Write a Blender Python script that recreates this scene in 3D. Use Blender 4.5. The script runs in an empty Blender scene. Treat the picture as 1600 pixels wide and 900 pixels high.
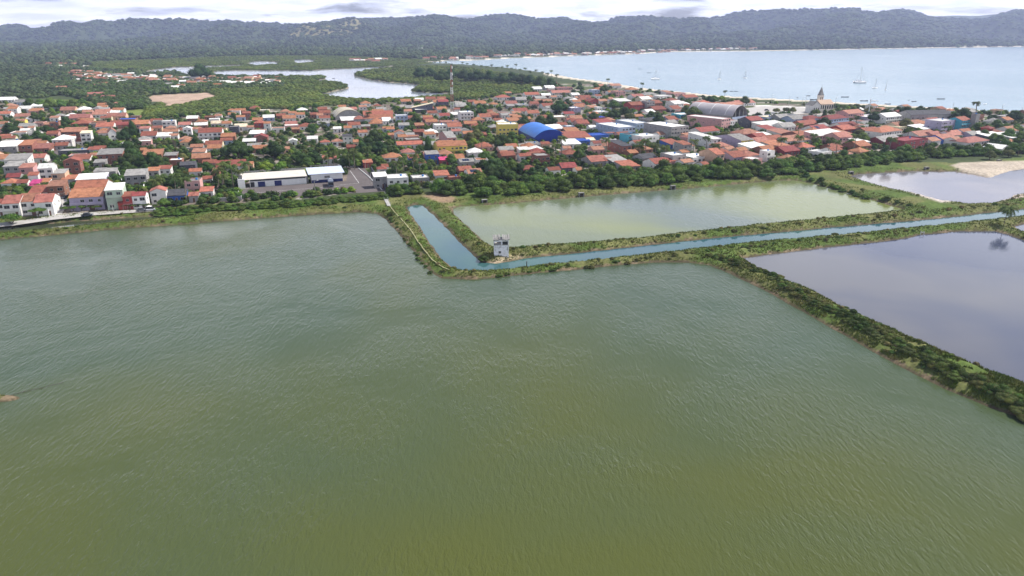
import bpy, bmesh, math, random
import numpy as np
from mathutils import Vector, Matrix, noise as mnoise

# ------------------------------------------------------------------ camera, sky, sun, exposure
scene = bpy.context.scene
col = scene.collection
CAMH = 75.0; FPX = 1100.0; HOR = 50.0
PITCH = math.atan((450.0 - HOR) / FPX)
cd = bpy.data.cameras.new('camera'); cam = bpy.data.objects.new('camera', cd); col.objects.link(cam)
cam.location = (0, 0, CAMH); cam.rotation_euler = (math.pi/2 - PITCH, 0, 0)
cd.sensor_width = 36.0; cd.lens = 36.0 * FPX / 1600.0; cd.clip_start = 1.0; cd.clip_end = 60000.0
scene.camera = cam

SUN_EL, SUN_AZ = math.radians(50), math.radians(72)      # azimuth measured from +Y towards +X
world = bpy.data.worlds.new('World'); scene.world = world; world.use_nodes = True
wt = world.node_tree; wt.nodes.clear()
def N(t, kind, **kw):
    n = t.nodes.new(kind)
    for k, v in kw.items(): setattr(n, k, v)
    return n
wo = N(wt, 'ShaderNodeOutputWorld'); bg = N(wt, 'ShaderNodeBackground')
sky = N(wt, 'ShaderNodeTexSky', sky_type='NISHITA'); sky.sun_disc = False
sky.sun_elevation = SUN_EL; sky.sun_rotation = SUN_AZ; sky.air_density = 1.0; sky.dust_density = 1.2; sky.ozone_density = 1.6
bg.inputs[1].default_value = 0.07
tc = N(wt, 'ShaderNodeTexCoord'); sep = N(wt, 'ShaderNodeSeparateXYZ'); wt.links.new(tc.outputs['Generated'], sep.inputs[0])
def M(t, op, a, b=None, clamp=False):
    n = N(t, 'ShaderNodeMath', operation=op, use_clamp=clamp)
    for i, v in enumerate((a, b)):
        if v is None: continue
        if isinstance(v, (int, float)): n.inputs[i].default_value = v
        else: t.links.new(v, n.inputs[i])
    return n.outputs[0]
zz = M(wt, 'ADD', M(wt, 'MAXIMUM', sep.outputs[2], 0.0), 0.13)
cx = M(wt, 'DIVIDE', sep.outputs[0], zz); cy = M(wt, 'DIVIDE', sep.outputs[1], zz)
cmb = N(wt, 'ShaderNodeCombineXYZ'); wt.links.new(cx, cmb.inputs[0]); wt.links.new(cy, cmb.inputs[1])
cn = N(wt, 'ShaderNodeTexNoise'); cn.inputs['Scale'].default_value = 1.15; cn.inputs['Detail'].default_value = 9; cn.inputs['Roughness'].default_value = 0.56
cn.inputs['Distortion'].default_value = 0.3; wt.links.new(cmb.outputs[0], cn.inputs['Vector'])
cr = N(wt, 'ShaderNodeValToRGB'); cr.color_ramp.elements[0].position = 0.33; cr.color_ramp.elements[1].position = 0.47
wt.links.new(cn.outputs[0], cr.inputs[0])
cn2 = N(wt, 'ShaderNodeTexNoise'); cn2.inputs['Scale'].default_value = 2.6; cn2.inputs['Detail'].default_value = 6; wt.links.new(cmb.outputs[0], cn2.inputs['Vector'])
cc = N(wt, 'ShaderNodeValToRGB'); cc.color_ramp.elements[0].position = 0.40; cc.color_ramp.elements[0].color = (17.5, 18.0, 20.5, 1)
cc.color_ramp.elements[1].position = 0.60; cc.color_ramp.elements[1].color = (23, 23, 23.2, 1)
wt.links.new(cn2.outputs[0], cc.inputs[0])
mx = N(wt, 'ShaderNodeMix', data_type='RGBA'); low = N(wt, 'ShaderNodeMapRange'); low.interpolation_type = 'SMOOTHSTEP'; low.inputs[1].default_value = .06; low.inputs[2].default_value = .45; low.inputs[3].default_value = 1.0; low.inputs[4].default_value = .12
wt.links.new(sep.outputs[2], low.inputs[0])
wt.links.new(M(wt, 'MULTIPLY', cr.outputs[0], low.outputs[0]), mx.inputs[0]); wt.links.new(sky.outputs[0], mx.inputs[6]); wt.links.new(cc.outputs[0], mx.inputs[7])
wt.links.new(mx.outputs[2], bg.inputs[0]); wt.links.new(bg.outputs[0], wo.inputs[0])
sd_ = bpy.data.lights.new('sun', 'SUN'); sun = bpy.data.objects.new('sun', sd_); col.objects.link(sun)
sd_.energy = 5.0; sd_.angle = math.radians(0.53); sd_.color = (1.0, 0.955, 0.88)
sdir = Vector((math.sin(SUN_AZ)*math.cos(SUN_EL), math.cos(SUN_AZ)*math.cos(SUN_EL), math.sin(SUN_EL)))
sun.rotation_euler = sdir.to_track_quat('Z', 'Y').to_euler(); sun.location = (0, 0, 500)
scene.view_settings.view_transform = 'Standard'; scene.view_settings.look = 'None'
scene.view_settings.exposure = 0.38; scene.view_settings.gamma = 1.0
scene.cycles.max_bounces = 6; scene.cycles.volume_bounces = 0; scene.cycles.transparent_max_bounces = 8
scene.cycles.use_denoising = True

# ------------------------------------------------------------------ helpers
random.seed(5); RNG = np.random.default_rng(11)
CF = Vector((0, math.cos(PITCH), -math.sin(PITCH))); CU = Vector((0, math.sin(PITCH), math.cos(PITCH)))
def P(px, py, z=0.0):
    d = CF + Vector(((px-800)/FPX, 0, 0)) + CU*((450-py)/FPX)
    t = (z-CAMH)/d.z
    return Vector((d.x*t, d.y*t, z))
def pix(v):
    r = Vector((v[0], v[1], v[2]-CAMH)); dp = r.dot(CF)
    return 800+FPX*r.x/dp, 450-FPX*r.dot(CU)/dp
def mpp(px, py, z=1.5):                      # metres per photo pixel there
    p = P(px, py, z); return (p-Vector((0, 0, CAMH))).dot(CF)/FPX
def tag(o, label=None, cat=None, group=None, kind=None):
    if label: o['label'] = label
    if cat: o['category'] = cat
    if group: o['group'] = group
    if kind: o['kind'] = kind
    return o
def empty(name, loc, rz=0.0, sc=1.0):
    o = bpy.data.objects.new(name, None); col.objects.link(o); o.location = loc; o.rotation_euler = (0, 0, rz)
    o.scale = (sc, sc, sc) if isinstance(sc, (int, float)) else sc
    o.empty_display_size = 0.5
    return o
def link(name, me, parent=None):
    o = bpy.data.objects.new(name, me); col.objects.link(o)
    if parent: o.parent = parent
    return o
class MB:
    def __init__(s): s.v = []; s.f = []; s.m = []; s.mats = []
    def mi(s, mat):
        if mat not in s.mats: s.mats.append(mat)
        return s.mats.index(mat)
    def poly(s, pts, mat=None, fs=None):
        b = len(s.v); s.v += [tuple(p) for p in pts]
        for f in (fs or [tuple(range(len(pts)))]):
            s.f.append(tuple(b+i for i in f)); s.m.append(s.mi(mat))
    def box(s, x0, x1, y0, y1, z0, z1, mat=None, taper=0.0):
        t = taper
        s.poly([(x0,y0,z0),(x1,y0,z0),(x1,y1,z0),(x0,y1,z0),(x0+t,y0+t,z1),(x1-t,y0+t,z1),(x1-t,y1-t,z1),(x0+t,y1-t,z1)], mat,
               [(0,3,2,1),(4,5,6,7),(0,1,5,4),(1,2,6,5),(2,3,7,6),(3,0,4,7)])
    def prism(s, prof, y0, y1, mat=None):        # profile of (x,z), counter-clockwise seen from -y, extruded along y
        n = len(prof)
        s.poly([(x, y0, z) for x, z in prof]+[(x, y1, z) for x, z in prof], mat,
               [tuple(range(n)), tuple(range(2*n-1, n-1, -1))]+[((i+1) % n, i, n+i, n+(i+1) % n) for i in range(n)])
    def prismx(s, prof, x0, x1, mat=None):       # profile of (y,z), extruded along x
        n = len(prof)
        s.poly([(x0, y, z) for y, z in prof]+[(x1, y, z) for y, z in prof], mat,
               [tuple(range(n-1, -1, -1)), tuple(range(n, 2*n))]+[(i, (i+1) % n, n+(i+1) % n, n+i) for i in range(n)])
    def tube(s, a, b, r0, r1=None, n=6, mat=None):
        a = Vector(a); b = Vector(b); r1 = r0 if r1 is None else r1
        q = (b-a).to_track_quat('Z', 'Y'); A = []; B = []
        for i in range(n):
            w = q @ Vector((math.cos(2*math.pi*i/n), math.sin(2*math.pi*i/n), 0)); A.append(a+w*r0); B.append(b+w*r1)
        s.poly(A+B, mat, [tuple(range(n-1, -1, -1)), tuple(range(n, 2*n))]+[(i, (i+1) % n, n+(i+1) % n, n+i) for i in range(n)])
    def add(s, o, mat4):                         # merge another collector, transformed
        b = len(s.v); s.v += [tuple(mat4 @ Vector(p)) for p in o.v]
        for f, m in zip(o.f, o.m): s.f.append(tuple(b+i for i in f)); s.m.append(s.mi(o.mats[m]))
    def mesh(s, name):
        me = bpy.data.meshes.new(name); me.from_pydata(s.v, [], s.f)
        for m in s.mats: me.materials.append(m)
        me.polygons.foreach_set('material_index', s.m); me.update(); return me
    def build(s, name, parent=None): return link(name, s.mesh(name), parent)
def npmesh(name, V, F, mat=None, smooth=False, quads=True):
    me = bpy.data.meshes.new(name); k = F.shape[1]
    me.vertices.add(len(V)); me.vertices.foreach_set('co', np.asarray(V, np.float32).ravel())
    me.loops.add(F.size); me.loops.foreach_set('vertex_index', F.ravel().astype(np.int32))
    me.polygons.add(len(F)); me.polygons.foreach_set('loop_start', np.arange(0, F.size, k, dtype=np.int32))
    me.polygons.foreach_set('loop_total', np.full(len(F), k, np.int32))
    if smooth: me.polygons.foreach_set('use_smooth', np.ones(len(F), bool))
    me.update(calc_edges=True)
    if mat: me.materials.append(mat)
    return me
def _h(ix, iy, s):
    n = (ix*374761393 + iy*668265263 + s*974634777) & 0xffffffff
    n = ((n ^ (n >> 13))*1274126177) & 0xffffffff
    return ((n ^ (n >> 16)) & 0xffff)/65535.0
def vnoise(x, y, s=0):
    x = np.asarray(x, float); y = np.asarray(y, float)
    ix = np.floor(x).astype(np.int64); iy = np.floor(y).astype(np.int64); fx = x-ix; fy = y-iy
    fx = fx*fx*(3-2*fx); fy = fy*fy*(3-2*fy)
    a = _h(ix, iy, s); b = _h(ix+1, iy, s); c = _h(ix, iy+1, s); d = _h(ix+1, iy+1, s)
    return (a*(1-fx)+b*fx)*(1-fy)+(c*(1-fx)+d*fx)*fy
def fbm(x, y, o=4, s=0):
    r = 0; a = 0.5; t = 0
    for i in range(o): r = r+a*vnoise(x*2**i, y*2**i, s+i); t += a; a *= 0.5
    return r/t
def sstep(a, b, x):
    t = np.clip((x-a)/(b-a), 0, 1); return t*t*(3-2*t)

# ------------------------------------------------------------------ materials
def mat_new(name):
    m = bpy.data.materials.new(name); m.use_nodes = True; t = m.node_tree
    return m, t, t.nodes['Principled BSDF']
def ramp(t, fac, stops):
    r = N(t, 'ShaderNodeValToRGB'); e = r.color_ramp.elements
    while len(e) < len(stops): e.new(0.5)
    for el, (p, c) in zip(e, stops): el.position = p; el.color = (*c, 1)
    t.links.new(fac, r.inputs[0]); return r.outputs[0]
def nz(t, scale, detail=4, rough=0.55, vec='Object', dist=0.0, stretch=None):
    c = N(t, 'ShaderNodeTexCoord'); n = N(t, 'ShaderNodeTexNoise')
    n.inputs['Scale'].default_value = scale; n.inputs['Detail'].default_value = detail; n.inputs['Roughness'].default_value = rough
    n.inputs['Distortion'].default_value = dist
    if vec == 'World':
        g = N(t, 'ShaderNodeNewGeometry'); src = g.outputs['Position']
    else: src = c.outputs[vec]
    if stretch:
        mp = N(t, 'ShaderNodeMapping'); mp.inputs['Scale'].default_value = stretch[0]; mp.inputs['Rotation'].default_value = stretch[1]
        t.links.new(src, mp.inputs[0]); src = mp.outputs[0]
    t.links.new(src, n.inputs['Vector']); return n.outputs[0]
def surf(name, c, var=0.25, scale=0.8, rough=0.85, spec=0.2, objvar=0.0, dirt=None, metallic=0.0):
    m, t, b = mat_new(name)
    dk = tuple(x*(1-var) for x in c); lt = tuple(min(x*(1+var*0.6), 0.95) for x in c)
    stops = [(0.3, dirt or dk), (0.5, c), (0.72, lt)]
    o = ramp(t, nz(t, scale, 5, 0.65, 'World'), stops)
    if objvar:
        oi = N(t, 'ShaderNodeObjectInfo'); hv = N(t, 'ShaderNodeHueSaturation'); t.links.new(o, hv.inputs['Color'])
        mr = N(t, 'ShaderNodeMapRange'); mr.inputs[3].default_value = 1-objvar; mr.inputs[4].default_value = 1+objvar
        t.links.new(oi.outputs['Random'], mr.inputs[0]); t.links.new(mr.outputs[0], hv.inputs['Value'])
        m2 = N(t, 'ShaderNodeMath', operation='FRACT'); m3 = N(t, 'ShaderNodeMath', operation='MULTIPLY'); m3.inputs[1].default_value = 7.31
        t.links.new(oi.outputs['Random'], m3.inputs[0]); t.links.new(m3.outputs[0], m2.inputs[0])
        mr2 = N(t, 'ShaderNodeMapRange'); mr2.inputs[3].default_value = 0.5-objvar*0.06; mr2.inputs[4].default_value = 0.5+objvar*0.06
        t.links.new(m2.outputs[0], mr2.inputs[0]); t.links.new(mr2.outputs[0], hv.inputs['Hue']); o = hv.outputs[0]
    t.links.new(o, b.inputs['Base Color']); b.inputs['Roughness'].default_value = rough
    b.inputs['Specular IOR Level'].default_value = spec; b.inputs['Metallic'].default_value = metallic
    return m
def foliage(name, c, objvar=0.3, scale=0.35, vec='World', trans=0.25):
    m, t, b = mat_new(name)
    dk = tuple(x*0.55 for x in c); lt = (c[0]*1.65, c[1]*1.45, c[2]*1.2)
    o = ramp(t, nz(t, scale, 5, 0.7, vec), [(0.30, dk), (0.5, c), (0.70, lt)])
    oi = N(t, 'ShaderNodeObjectInfo'); hv = N(t, 'ShaderNodeHueSaturation'); t.links.new(o, hv.inputs['Color'])
    mr = N(t, 'ShaderNodeMapRange'); mr.inputs[3].default_value = 1-objvar; mr.inputs[4].default_value = 1+objvar
    t.links.new(oi.outputs['Random'], mr.inputs[0]); t.links.new(mr.outputs[0], hv.inputs['Value'])
    fr = M(t, 'FRACT', M(t, 'MULTIPLY', oi.outputs['Random'], 9.7))
    mr2 = N(t, 'ShaderNodeMapRange'); mr2.inputs[3].default_value = 0.475; mr2.inputs[4].default_value = 0.515
    t.links.new(fr, mr2.inputs[0]); t.links.new(mr2.outputs[0], hv.inputs['Hue'])
    t.links.new(hv.outputs[0], b.inputs['Base Color']); b.inputs['Roughness'].default_value = 0.75; b.inputs['Specular IOR Level'].default_value = 0.15
    tr = N(t, 'ShaderNodeBsdfTranslucent'); t.links.new(hv.outputs[0], tr.inputs[0])
    ms = N(t, 'ShaderNodeMixShader'); ms.inputs[0].default_value = trans
    out = [n for n in t.nodes if n.type == 'OUTPUT_MATERIAL'][0]
    t.links.new(b.outputs[0], ms.inputs[1]); t.links.new(tr.outputs[0], ms.inputs[2]); t.links.new(ms.outputs[0], out.inputs[0])
    return m
def roofmat(name, c, var=0.48, corr=3.0):
    m = surf(name, c, var, 0.55, 0.8, 0.2, objvar=0.22, dirt=tuple(x*0.5 for x in c)); t = m.node_tree; b = t.nodes['Principled BSDF']
    tcn = N(t, 'ShaderNodeTexCoord'); wv = N(t, 'ShaderNodeTexWave', wave_type='BANDS', bands_direction='X'); wv.inputs['Scale'].default_value = corr
    t.links.new(tcn.outputs['Object'], wv.inputs[0]); bp = N(t, 'ShaderNodeBump'); bp.inputs['Strength'].default_value = 0.5; bp.inputs['Distance'].default_value = 0.05
    t.links.new(wv.outputs[1], bp.inputs['Height']); t.links.new(bp.outputs[0], b.inputs['Normal']); return m

ROOF = dict(o=roofmat('tile_orange', (.33,.13,.08)), p=roofmat('tile_salmon', (.34,.155,.115)), r=roofmat('tile_red', (.23,.07,.055)),
            t=roofmat('tile_mottled', (.30,.13,.09), 0.6), g=roofmat('fibre_grey', (.27,.26,.25)), w=roofmat('sheet_white', (.74,.73,.70), .15),
            d=roofmat('sheet_dark', (.09,.09,.10)), k=roofmat('sheet_charcoal', (.07,.07,.08)), c=roofmat('sheet_cream', (.68,.58,.42), .2),
            b=roofmat('sheet_blue', (.03,.08,.38), .2), m=roofmat('awning_magenta', (.5,.06,.18), .2), n=roofmat('sheet_green', (.2,.28,.2)))
WALL = dict(w=surf('plaster_white', (.72,.70,.67), .18, .5, objvar=.1), g=surf('cement_grey', (.33,.32,.31), .3, .6, objvar=.15),
            b=surf('brick_bare', (.27,.125,.09), .35, .9, objvar=.15), p=surf('plaster_pink', (.58,.33,.31), .2, .6, objvar=.1),
            y=surf('plaster_yellow', (.70,.55,.13), .15, .5), c=surf('plaster_cream', (.62,.53,.37), .15, .5, objvar=.1),
            u=surf('plaster_paleblue', (.36,.43,.56), .2, .5, objvar=.1), v=surf('plaster_lilac', (.38,.34,.45), .2, .5, objvar=.1),
            n=surf('plaster_green', (.45,.54,.43), .2, .5), k=surf('plaster_charcoal', (.10,.105,.125), .3, .5),
            r=surf('plaster_red', (.36,.07,.06), .2, .5), o=surf('plaster_peach', (.60,.40,.28), .2, .5, objvar=.1),
            B=surf('plaster_blue', (.05,.13,.42), .2, .5), R=surf('plaster_maroon', (.24,.06,.065), .25, .8),
            T=surf('plaster_turquoise', (.08,.36,.46), .15, .5))
G_DARK = surf('dark_glass', (.025,.028,.032), .4, 1.0, 0.25, 0.5)
FRAME = surf('window_frame_paint', (.55,.54,.52), .1, 1, 0.6)
DOORM = surf('door_paint', (.16,.09,.06), .3, 1, 0.6, objvar=.4)
CONC = surf('concrete', (.42,.41,.39), .25, .4)
CONC_D = surf('concrete_weathered', (.24,.235,.225), .4, .5)
METAL_W = surf('white_metal', (.75,.75,.74), .1, .5, .5, .4)
METAL_G = surf('galvanised_metal', (.42,.43,.44), .15, .5, .45, .5)
DARKW = surf('dark_timber', (.06,.045,.035), .4, 2)
BLUEP = surf('tank_blue', (.06,.2,.5), .1, 1, .5)
SOLAR = surf('solar_panel', (.012,.02,.06), .3, .5, .2, .6)
ASPH = surf('asphalt', (.125,.108,.106), .18, .12)
PAVE = surf('street_concrete', (.42,.40,.38), .2, .3)
WHITEP = surf('white_paint', (.78,.78,.77), .08, .5)
PATHM = surf('path_sand', (.30,.29,.16), .25, .8)
BARK = surf('bark', (.13,.10,.075), .3, 2)
PALMB = surf('palm_bark', (.22,.19,.15), .3, 2)
F_DARK = foliage('foliage_dark', (.038,.078,.022), .25)
F_MID = foliage('foliage_mid', (.070,.128,.030), .3)
F_BRIGHT = foliage('foliage_bright', (.14,.24,.03), .2)
F_OLIVE = foliage('foliage_olive', (.11,.125,.04), .25)
F_MANG = foliage('foliage_mangrove', (.066,.122,.026), .45)
F_PALM = foliage('foliage_palm', (.085,.13,.035), .25, 1.5)
F_FAR = foliage('foliage_far', (.080,.120,.048), .5, .006)
F_FLAT = foliage('foliage_mangrove_flat', (.115,.165,.035), .3, .015)
F_DRY = foliage('scrub_dry', (.16,.15,.06), .35, .2)
F_RUST = foliage('scrub_rust', (.16,.085,.03), .25, .5)
# ------------------------------------------------------------------ waters: shorelines on the plane z = 0
def PP(l): return [tuple(P(x, y)[:2]) if abs(x) < 5000 else (x-10000, y) for x, y in l]     # x + 10000 marks metres
W_MAIN = PP([(-200,389),(0,374),(60,369),(130,362),(200,356),(300,349),(400,341),(500,334),(560,331),(590,333),(606,342),(620,358),(638,380),(658,404),(678,426),(692,434),(740,436),(800,430),(880,422),(950,415),(1020,409),(1075,409),(1108,414),(1140,426),(1170,440),(1210,460),(1260,488),(1330,528),(1400,567),(1480,607),(1550,636),(1600,652),(1720,700),(1900,780)]) \
    + [(300.,30.),(400.,-400.),(-600.,-400.),(-600.,80.)]
W_CANAL = PP([(634,324),(646,320),(662,320),(680,336),(697,353),(707,364),(720,378),(735,392),(748,403),(754,409),(775,411),(795,408),(818,403),(850,400),(900,395),(1000,384),(1100,373),(1200,364),(1300,355),(1430,344),(1500,337),(1600,326),(1750,308),(1900,292),
    (1900,304),(1750,321),(1600,338),(1500,349),(1430,356),(1300,369),(1200,377),(1100,388),(1000,400),(900,410),(820,418),(790,422),(760,425),(722,424),(702,418),(690,407),(680,395),(670,382),(660,366),(650,350),(640,335)])
W_MID = PP([(704,326),(720,322),(800,317),(900,308),(1000,300),(1100,292),(1200,283),(1240,281),(1262,285),(1300,294),(1340,305),(1390,320),(1414,327),(1400,331),(1300,341),(1200,350),(1100,361),(1000,373),(900,381),(800,388),(772,388),(752,376),(736,361),(720,346),(708,334)])
W_NE = PP([(1325,276),(1340,272),(1390,269),(1430,267),(1470,268),(1490,267),(1520,272),(1545,277),(1556,273),(1572,268),(1600,263),(1700,252),(1850,250),(1850,280),(1700,298),(1620,306),(1590,305),(1575,312),(1550,318),(1510,320),(1480,316),(1450,309),(1432,304),(1400,298),(1375,292),(1350,284)])
W_EAST = PP([(1158,403),(1200,397),(1300,385),(1400,374),(1440,366),(1500,361),(1555,361),(1575,366),(1600,375),(1700,402),(1900,450),(2100,560),(2100,800),(1900,735),(1750,665),(1600,601),(1545,581),(1456,543),(1384,511),(1313,479),(1264,452),(1224,437),(1180,417)])
W_SMALL = PP([(1583,354),(1600,349),(1750,330),(1900,318),(1900,400),(1750,382),(1600,364),(1590,360)])
W_DITCH = PP([(-200,374),(0,355.5),(60,350.5),(120,345.5),(200,340),(300,334),(310,338),(200,348),(120,355),(60,361),(0,366),(-200,386)])
W_BAY = PP([(660,98),(700,95),(745,94),(800,91),(860,89),(900,87),(1000,84),(1045,81),(1100,80.5),(1180,80),(1280,78),(1400,76),(1500,74.5),(1600,73),(1900,70),(2600,67),(2600,190),(1900,186),(1750,181),(1600,177),(1560,175),(1520,173),(1480,170),(1400,166),(1330,162),(1260,158),(1200,155),(1120,150),(1060,144),(1000,138),(950,129),(900,123),(870,117.5),(830,111),(790,106),(740,102),(700,99.5)])
W_RIVER = PP([(332,112),(360,110),(400,110),(480,110.5),(530,107.5),(600,104.5),(620,103.5),(612,106),(580,110.5),(560,114),(553,118.5),(575,124),(610,129),(640,131),(655,133),(650,139),(642,143),(665,145),(700,146),(706,150),(690,153),(640,156),(590,158),(560,158),(530,155.5),(506,151),(499,147.5),(525,142),(545,138),(541,133),(520,129.5),(495,128.5),(488,126),(508,124),(508,122),(490,121),(450,121),(400,122),(360,121.5),(336,119)])
W_CREEK = PP([(225,118),(228,112),(245,108),(280,104.5),(340,103),(380,101.5),(375,104.5),(312,107),(308,113),(312,118),(285,118),(282,114.5),(250,115)])
W_POOL1 = PP([(390,97),(405,95.5),(438,97.5),(430,101),(400,103),(388,101)])
W_POOL2 = PP([(458,94),(480,93),(494,94.5),(486,98.5),(462,99.5)])
WATERS = [('pond_water', W_MAIN), ('canal_water', W_CANAL), ('green_pond_water', W_MID), ('far_pond_water', W_NE), ('lilac_pond_water', W_EAST),
          ('small_pond_water', W_SMALL), ('ditch_water', W_DITCH), ('sea_water', W_BAY), ('river_water', W_RIVER), ('creek_water', W_CREEK),
          ('pool_water', W_POOL1), ('lagoon_water', W_POOL2)]
def psd(x, y, poly, reach):
    """signed distance: negative inside; only exact within reach"""
    A = np.array(poly); out = np.full(x.shape, reach, float)
    bx = (x > A[:, 0].min()-reach) & (x < A[:, 0].max()+reach) & (y > A[:, 1].min()-reach) & (y < A[:, 1].max()+reach)
    if not bx.any(): return out
    X = x[bx]; Y = y[bx]; d2 = np.full(X.shape, 1e12); ins = np.zeros(X.shape, bool); n = len(A)
    for i in range(n):
        x0, y0 = A[i]; x1, y1 = A[(i+1) % n]; ex, ey = x1-x0, y1-y0
        t = np.clip(((X-x0)*ex+(Y-y0)*ey)/(ex*ex+ey*ey+1e-9), 0, 1)
        d2 = np.minimum(d2, (X-x0-t*ex)**2+(Y-y0-t*ey)**2)
        c = (y0 > Y) != (y1 > Y)
        if ey != 0: ins ^= c & (X < ex*(Y-y0)/ey+x0)
    d = np.sqrt(d2); out[bx] = np.where(ins, -d, d); return out
def in_poly(x, y, poly): return psd(np.asarray(x, float), np.asarray(y, float), poly, 1.0) < 0

TOWN = PP([(-300,362),(0,346),(150,337),(300,325),(450,318),(600,300),(760,296),(900,286),(1100,272),(1250,262),(1400,242),(1600,232),(1900,215),(1900,182),(1600,180),(1500,177),(1300,168),(1150,160),(1000,142),(900,131),(860,131),(830,145),(760,155),(700,158),(600,162),(450,172),(300,182),(225,190),(150,165),(-100,160),(-300,170)])
SANDS = [(PP([(228,156),(240,151),(290,148),(325,147),(337,152),(330,157),(300,164),(270,170),(255,171),(262,164),(250,161),(235,160)]), (.40,.29,.22)),
         (PP([(1485,262),(1500,258),(1545,256),(1600,255),(1700,250),(1700,256),(1600,264),(1570,270),(1550,279),(1530,275),(1500,268)]), (.42,.36,.29)),
         (PP([(1340,281),(1372,289),(1400,296),(1436,303),(1460,308),(1500,318),(1470,321),(1430,308),(1405,300),(1375,293)]), (.44,.39,.35)),
         (PP([(1560,318),(1580,300),(1605,302),(1600,312)]), (.40,.33,.28)),
         (PP([(660,310),(688,307),(712,313),(708,320),(692,322),(674,316)]), (.24,.17,.11)),
         (PP([(770,414),(790,408),(815,403),(820,400),(790,405),(765,411)]), (.45,.36,.25)),
         (PP([(1180,166),(1280,170),(1270,178),(1215,184),(1175,178)]), (.60,.58,.55))]
HSKY = np.array([(-400,44),(0,46),(32,44),(50,47),(80,47),(92,43),(120,42),(132,43),(155,36),(180,39.5),(205,35),(240,34),(282,33),(325,37.5),(355,35),(385,39),(425,40.5),(460,40),(500,37.5),(530,38),(568,31),(620,31),(660,29),(690,29.5),(725,33),(760,28),(790,27.5),(850,34),(880,32),(915,37),(945,36),(965,28),(1010,27.5),(1060,32),(1080,31),(1095,32),(1130,29),(1150,22),(1200,19),(1250,18),(1335,17.5),(1350,24),(1365,24),(1405,17),(1420,19),(1440,28),(1460,33),(1500,34),(1535,35),(1560,24),(1580,20),(1600,18),(1700,16),(1800,22),(2100,20),(2600,24)], float)
RD = 6200.0
def hills(x, y):
    u = x/np.maximum(y, 1.0); px = 800+FPX*u/math.cos(PITCH)
    wob = (fbm(u*9+3, y*0+1.5, 3, 40)-0.5)*1800
    ry = RD+wob
    py = np.interp(px, HSKY[:, 0], HSKY[:, 1])
    s = (450-py)/FPX                                   # slope of the sight line to the skyline
    rise = (s*math.cos(PITCH)-math.sin(PITCH))/(math.cos(PITCH)+s*math.sin(PITCH))*ry+CAMH
    t = (y-3600)/(ry-3600)
    prof = np.where(t < 1, np.clip(t, 0, 1)**1.5, 1-0.35*np.clip((y-ry)/1500, 0, 1))
    rel = 4*prof*(1-prof)*(t < 1)+0.25*(t < 1)*(t > 0.1)
    rg = 1-np.abs(2*fbm(x/900+7, y/1100, 4, 50)-1)*2.0
    h = rise*prof+(rg-0.60)*rel*115*np.clip(t*2, 0, 1)*(t < 1)+(fbm(x/260, y/260, 3, 55)-.5)*45*np.clip(t*3, 0, 1)*(t < 1)*np.clip((1-t)*4, 0, 1)
    fl = 10*sstep(2600, 4200, y)*fbm(x/400, y/400, 3, 60)
    return np.maximum(h, 0)+fl
def height(x, y, full=False):
    x = np.asarray(x, float); y = np.asarray(y, float)
    sd = np.full(x.shape, 40.0)
    for nme, w in WATERS: sd = np.minimum(sd, psd(x, y, w, 40.0))
    isl = np.hypot((x-ISL[0])/4.0, (y-ISL[1])/1.3)*2.0-2.0       # the grassy islet at the left edge
    sd = np.maximum(sd, -isl)
    wob = (fbm(x/5, y/5, 3, 3)-0.5)*np.clip(y/160, .6, 6)
    e = sd+0.7+wob*0.8*(sd < 10)
    h = np.clip(e*0.36, -2.0, 1.5)
    lump = (fbm(x/2.2, y/2.2, 3, 9)-0.5)*0.7*sstep(0.3, 1.5, e)*sstep(11, 5, sd)
    h = np.where(h > 1.0, 1.0+0.5*np.tanh((h-1.0)/0.5)*1.0, h)+lump
    h = np.where(sd >= 11, 1.462, h)
    h = h+np.where(sd > 6, hills(x, y), 0)*sstep(6, 38, sd)
    return (h, sd) if full else h
ISL = tuple(P(-8, 623)[:2])

# ------------------------------------------------------------------ ground sheet
rows = [-1500., -600., -200., 0., 50.]
py = 900.0
while py > 84:
    yy = P(800, py).y
    rows.append(yy); py -= 1.4 if py < 470 else (2.2 if py < 700 else 12)
d = rows[-1]
while d < 9200: d *= 1.0062; rows.append(d)

rows = np.array(rows); NR = len(rows)
us = np.concatenate([[-3.0, -2.0, -1.3], np.linspace(-0.86, 0.86, 800), [1.3, 2.0, 3.0]]); NC = len(us)
YY = np.repeat(rows[:, None], NC, 1); XX = np.maximum(YY, 90.0)*us[None, :]
Z, SD = height(XX.ravel(), YY.ravel(), True)
X_ = XX.ravel(); Y_ = YY.ravel()
V = np.stack([X_, Y_, Z], 1)
I = np.arange(NR*NC).reshape(NR, NC)
F = np.stack([I[:-1, :-1].ravel(), I[:-1, 1:].ravel(), I[1:, 1:].ravel(), I[1:, :-1].ravel()], 1)
gm, gt, gb = mat_new('ground_cover')
at = N(gt, 'ShaderNodeAttribute', attribute_name='cover')
n1 = nz(gt, 0.9, 6, 0.7, 'World'); n2 = nz(gt, 0.06, 4, 0.6, 'World')
v1 = N(gt, 'ShaderNodeMapRange'); v1.inputs[1].default_value = .3; v1.inputs[2].default_value = .7; v1.inputs[3].default_value = .55; v1.inputs[4].default_value = 1.45; gt.links.new(n1, v1.inputs[0])
v2 = N(gt, 'ShaderNodeMapRange'); v2.inputs[1].default_value = .3; v2.inputs[2].default_value = .7; v2.inputs[3].default_value = .75; v2.inputs[4].default_value = 1.25; gt.links.new(n2, v2.inputs[0])
sc = N(gt, 'ShaderNodeVectorMath', operation='SCALE'); gt.links.new(at.outputs['Color'], sc.inputs[0]); gt.links.new(M(gt, 'MULTIPLY', v1.outputs[0], v2.outputs[0]), sc.inputs['Scale'])
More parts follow.
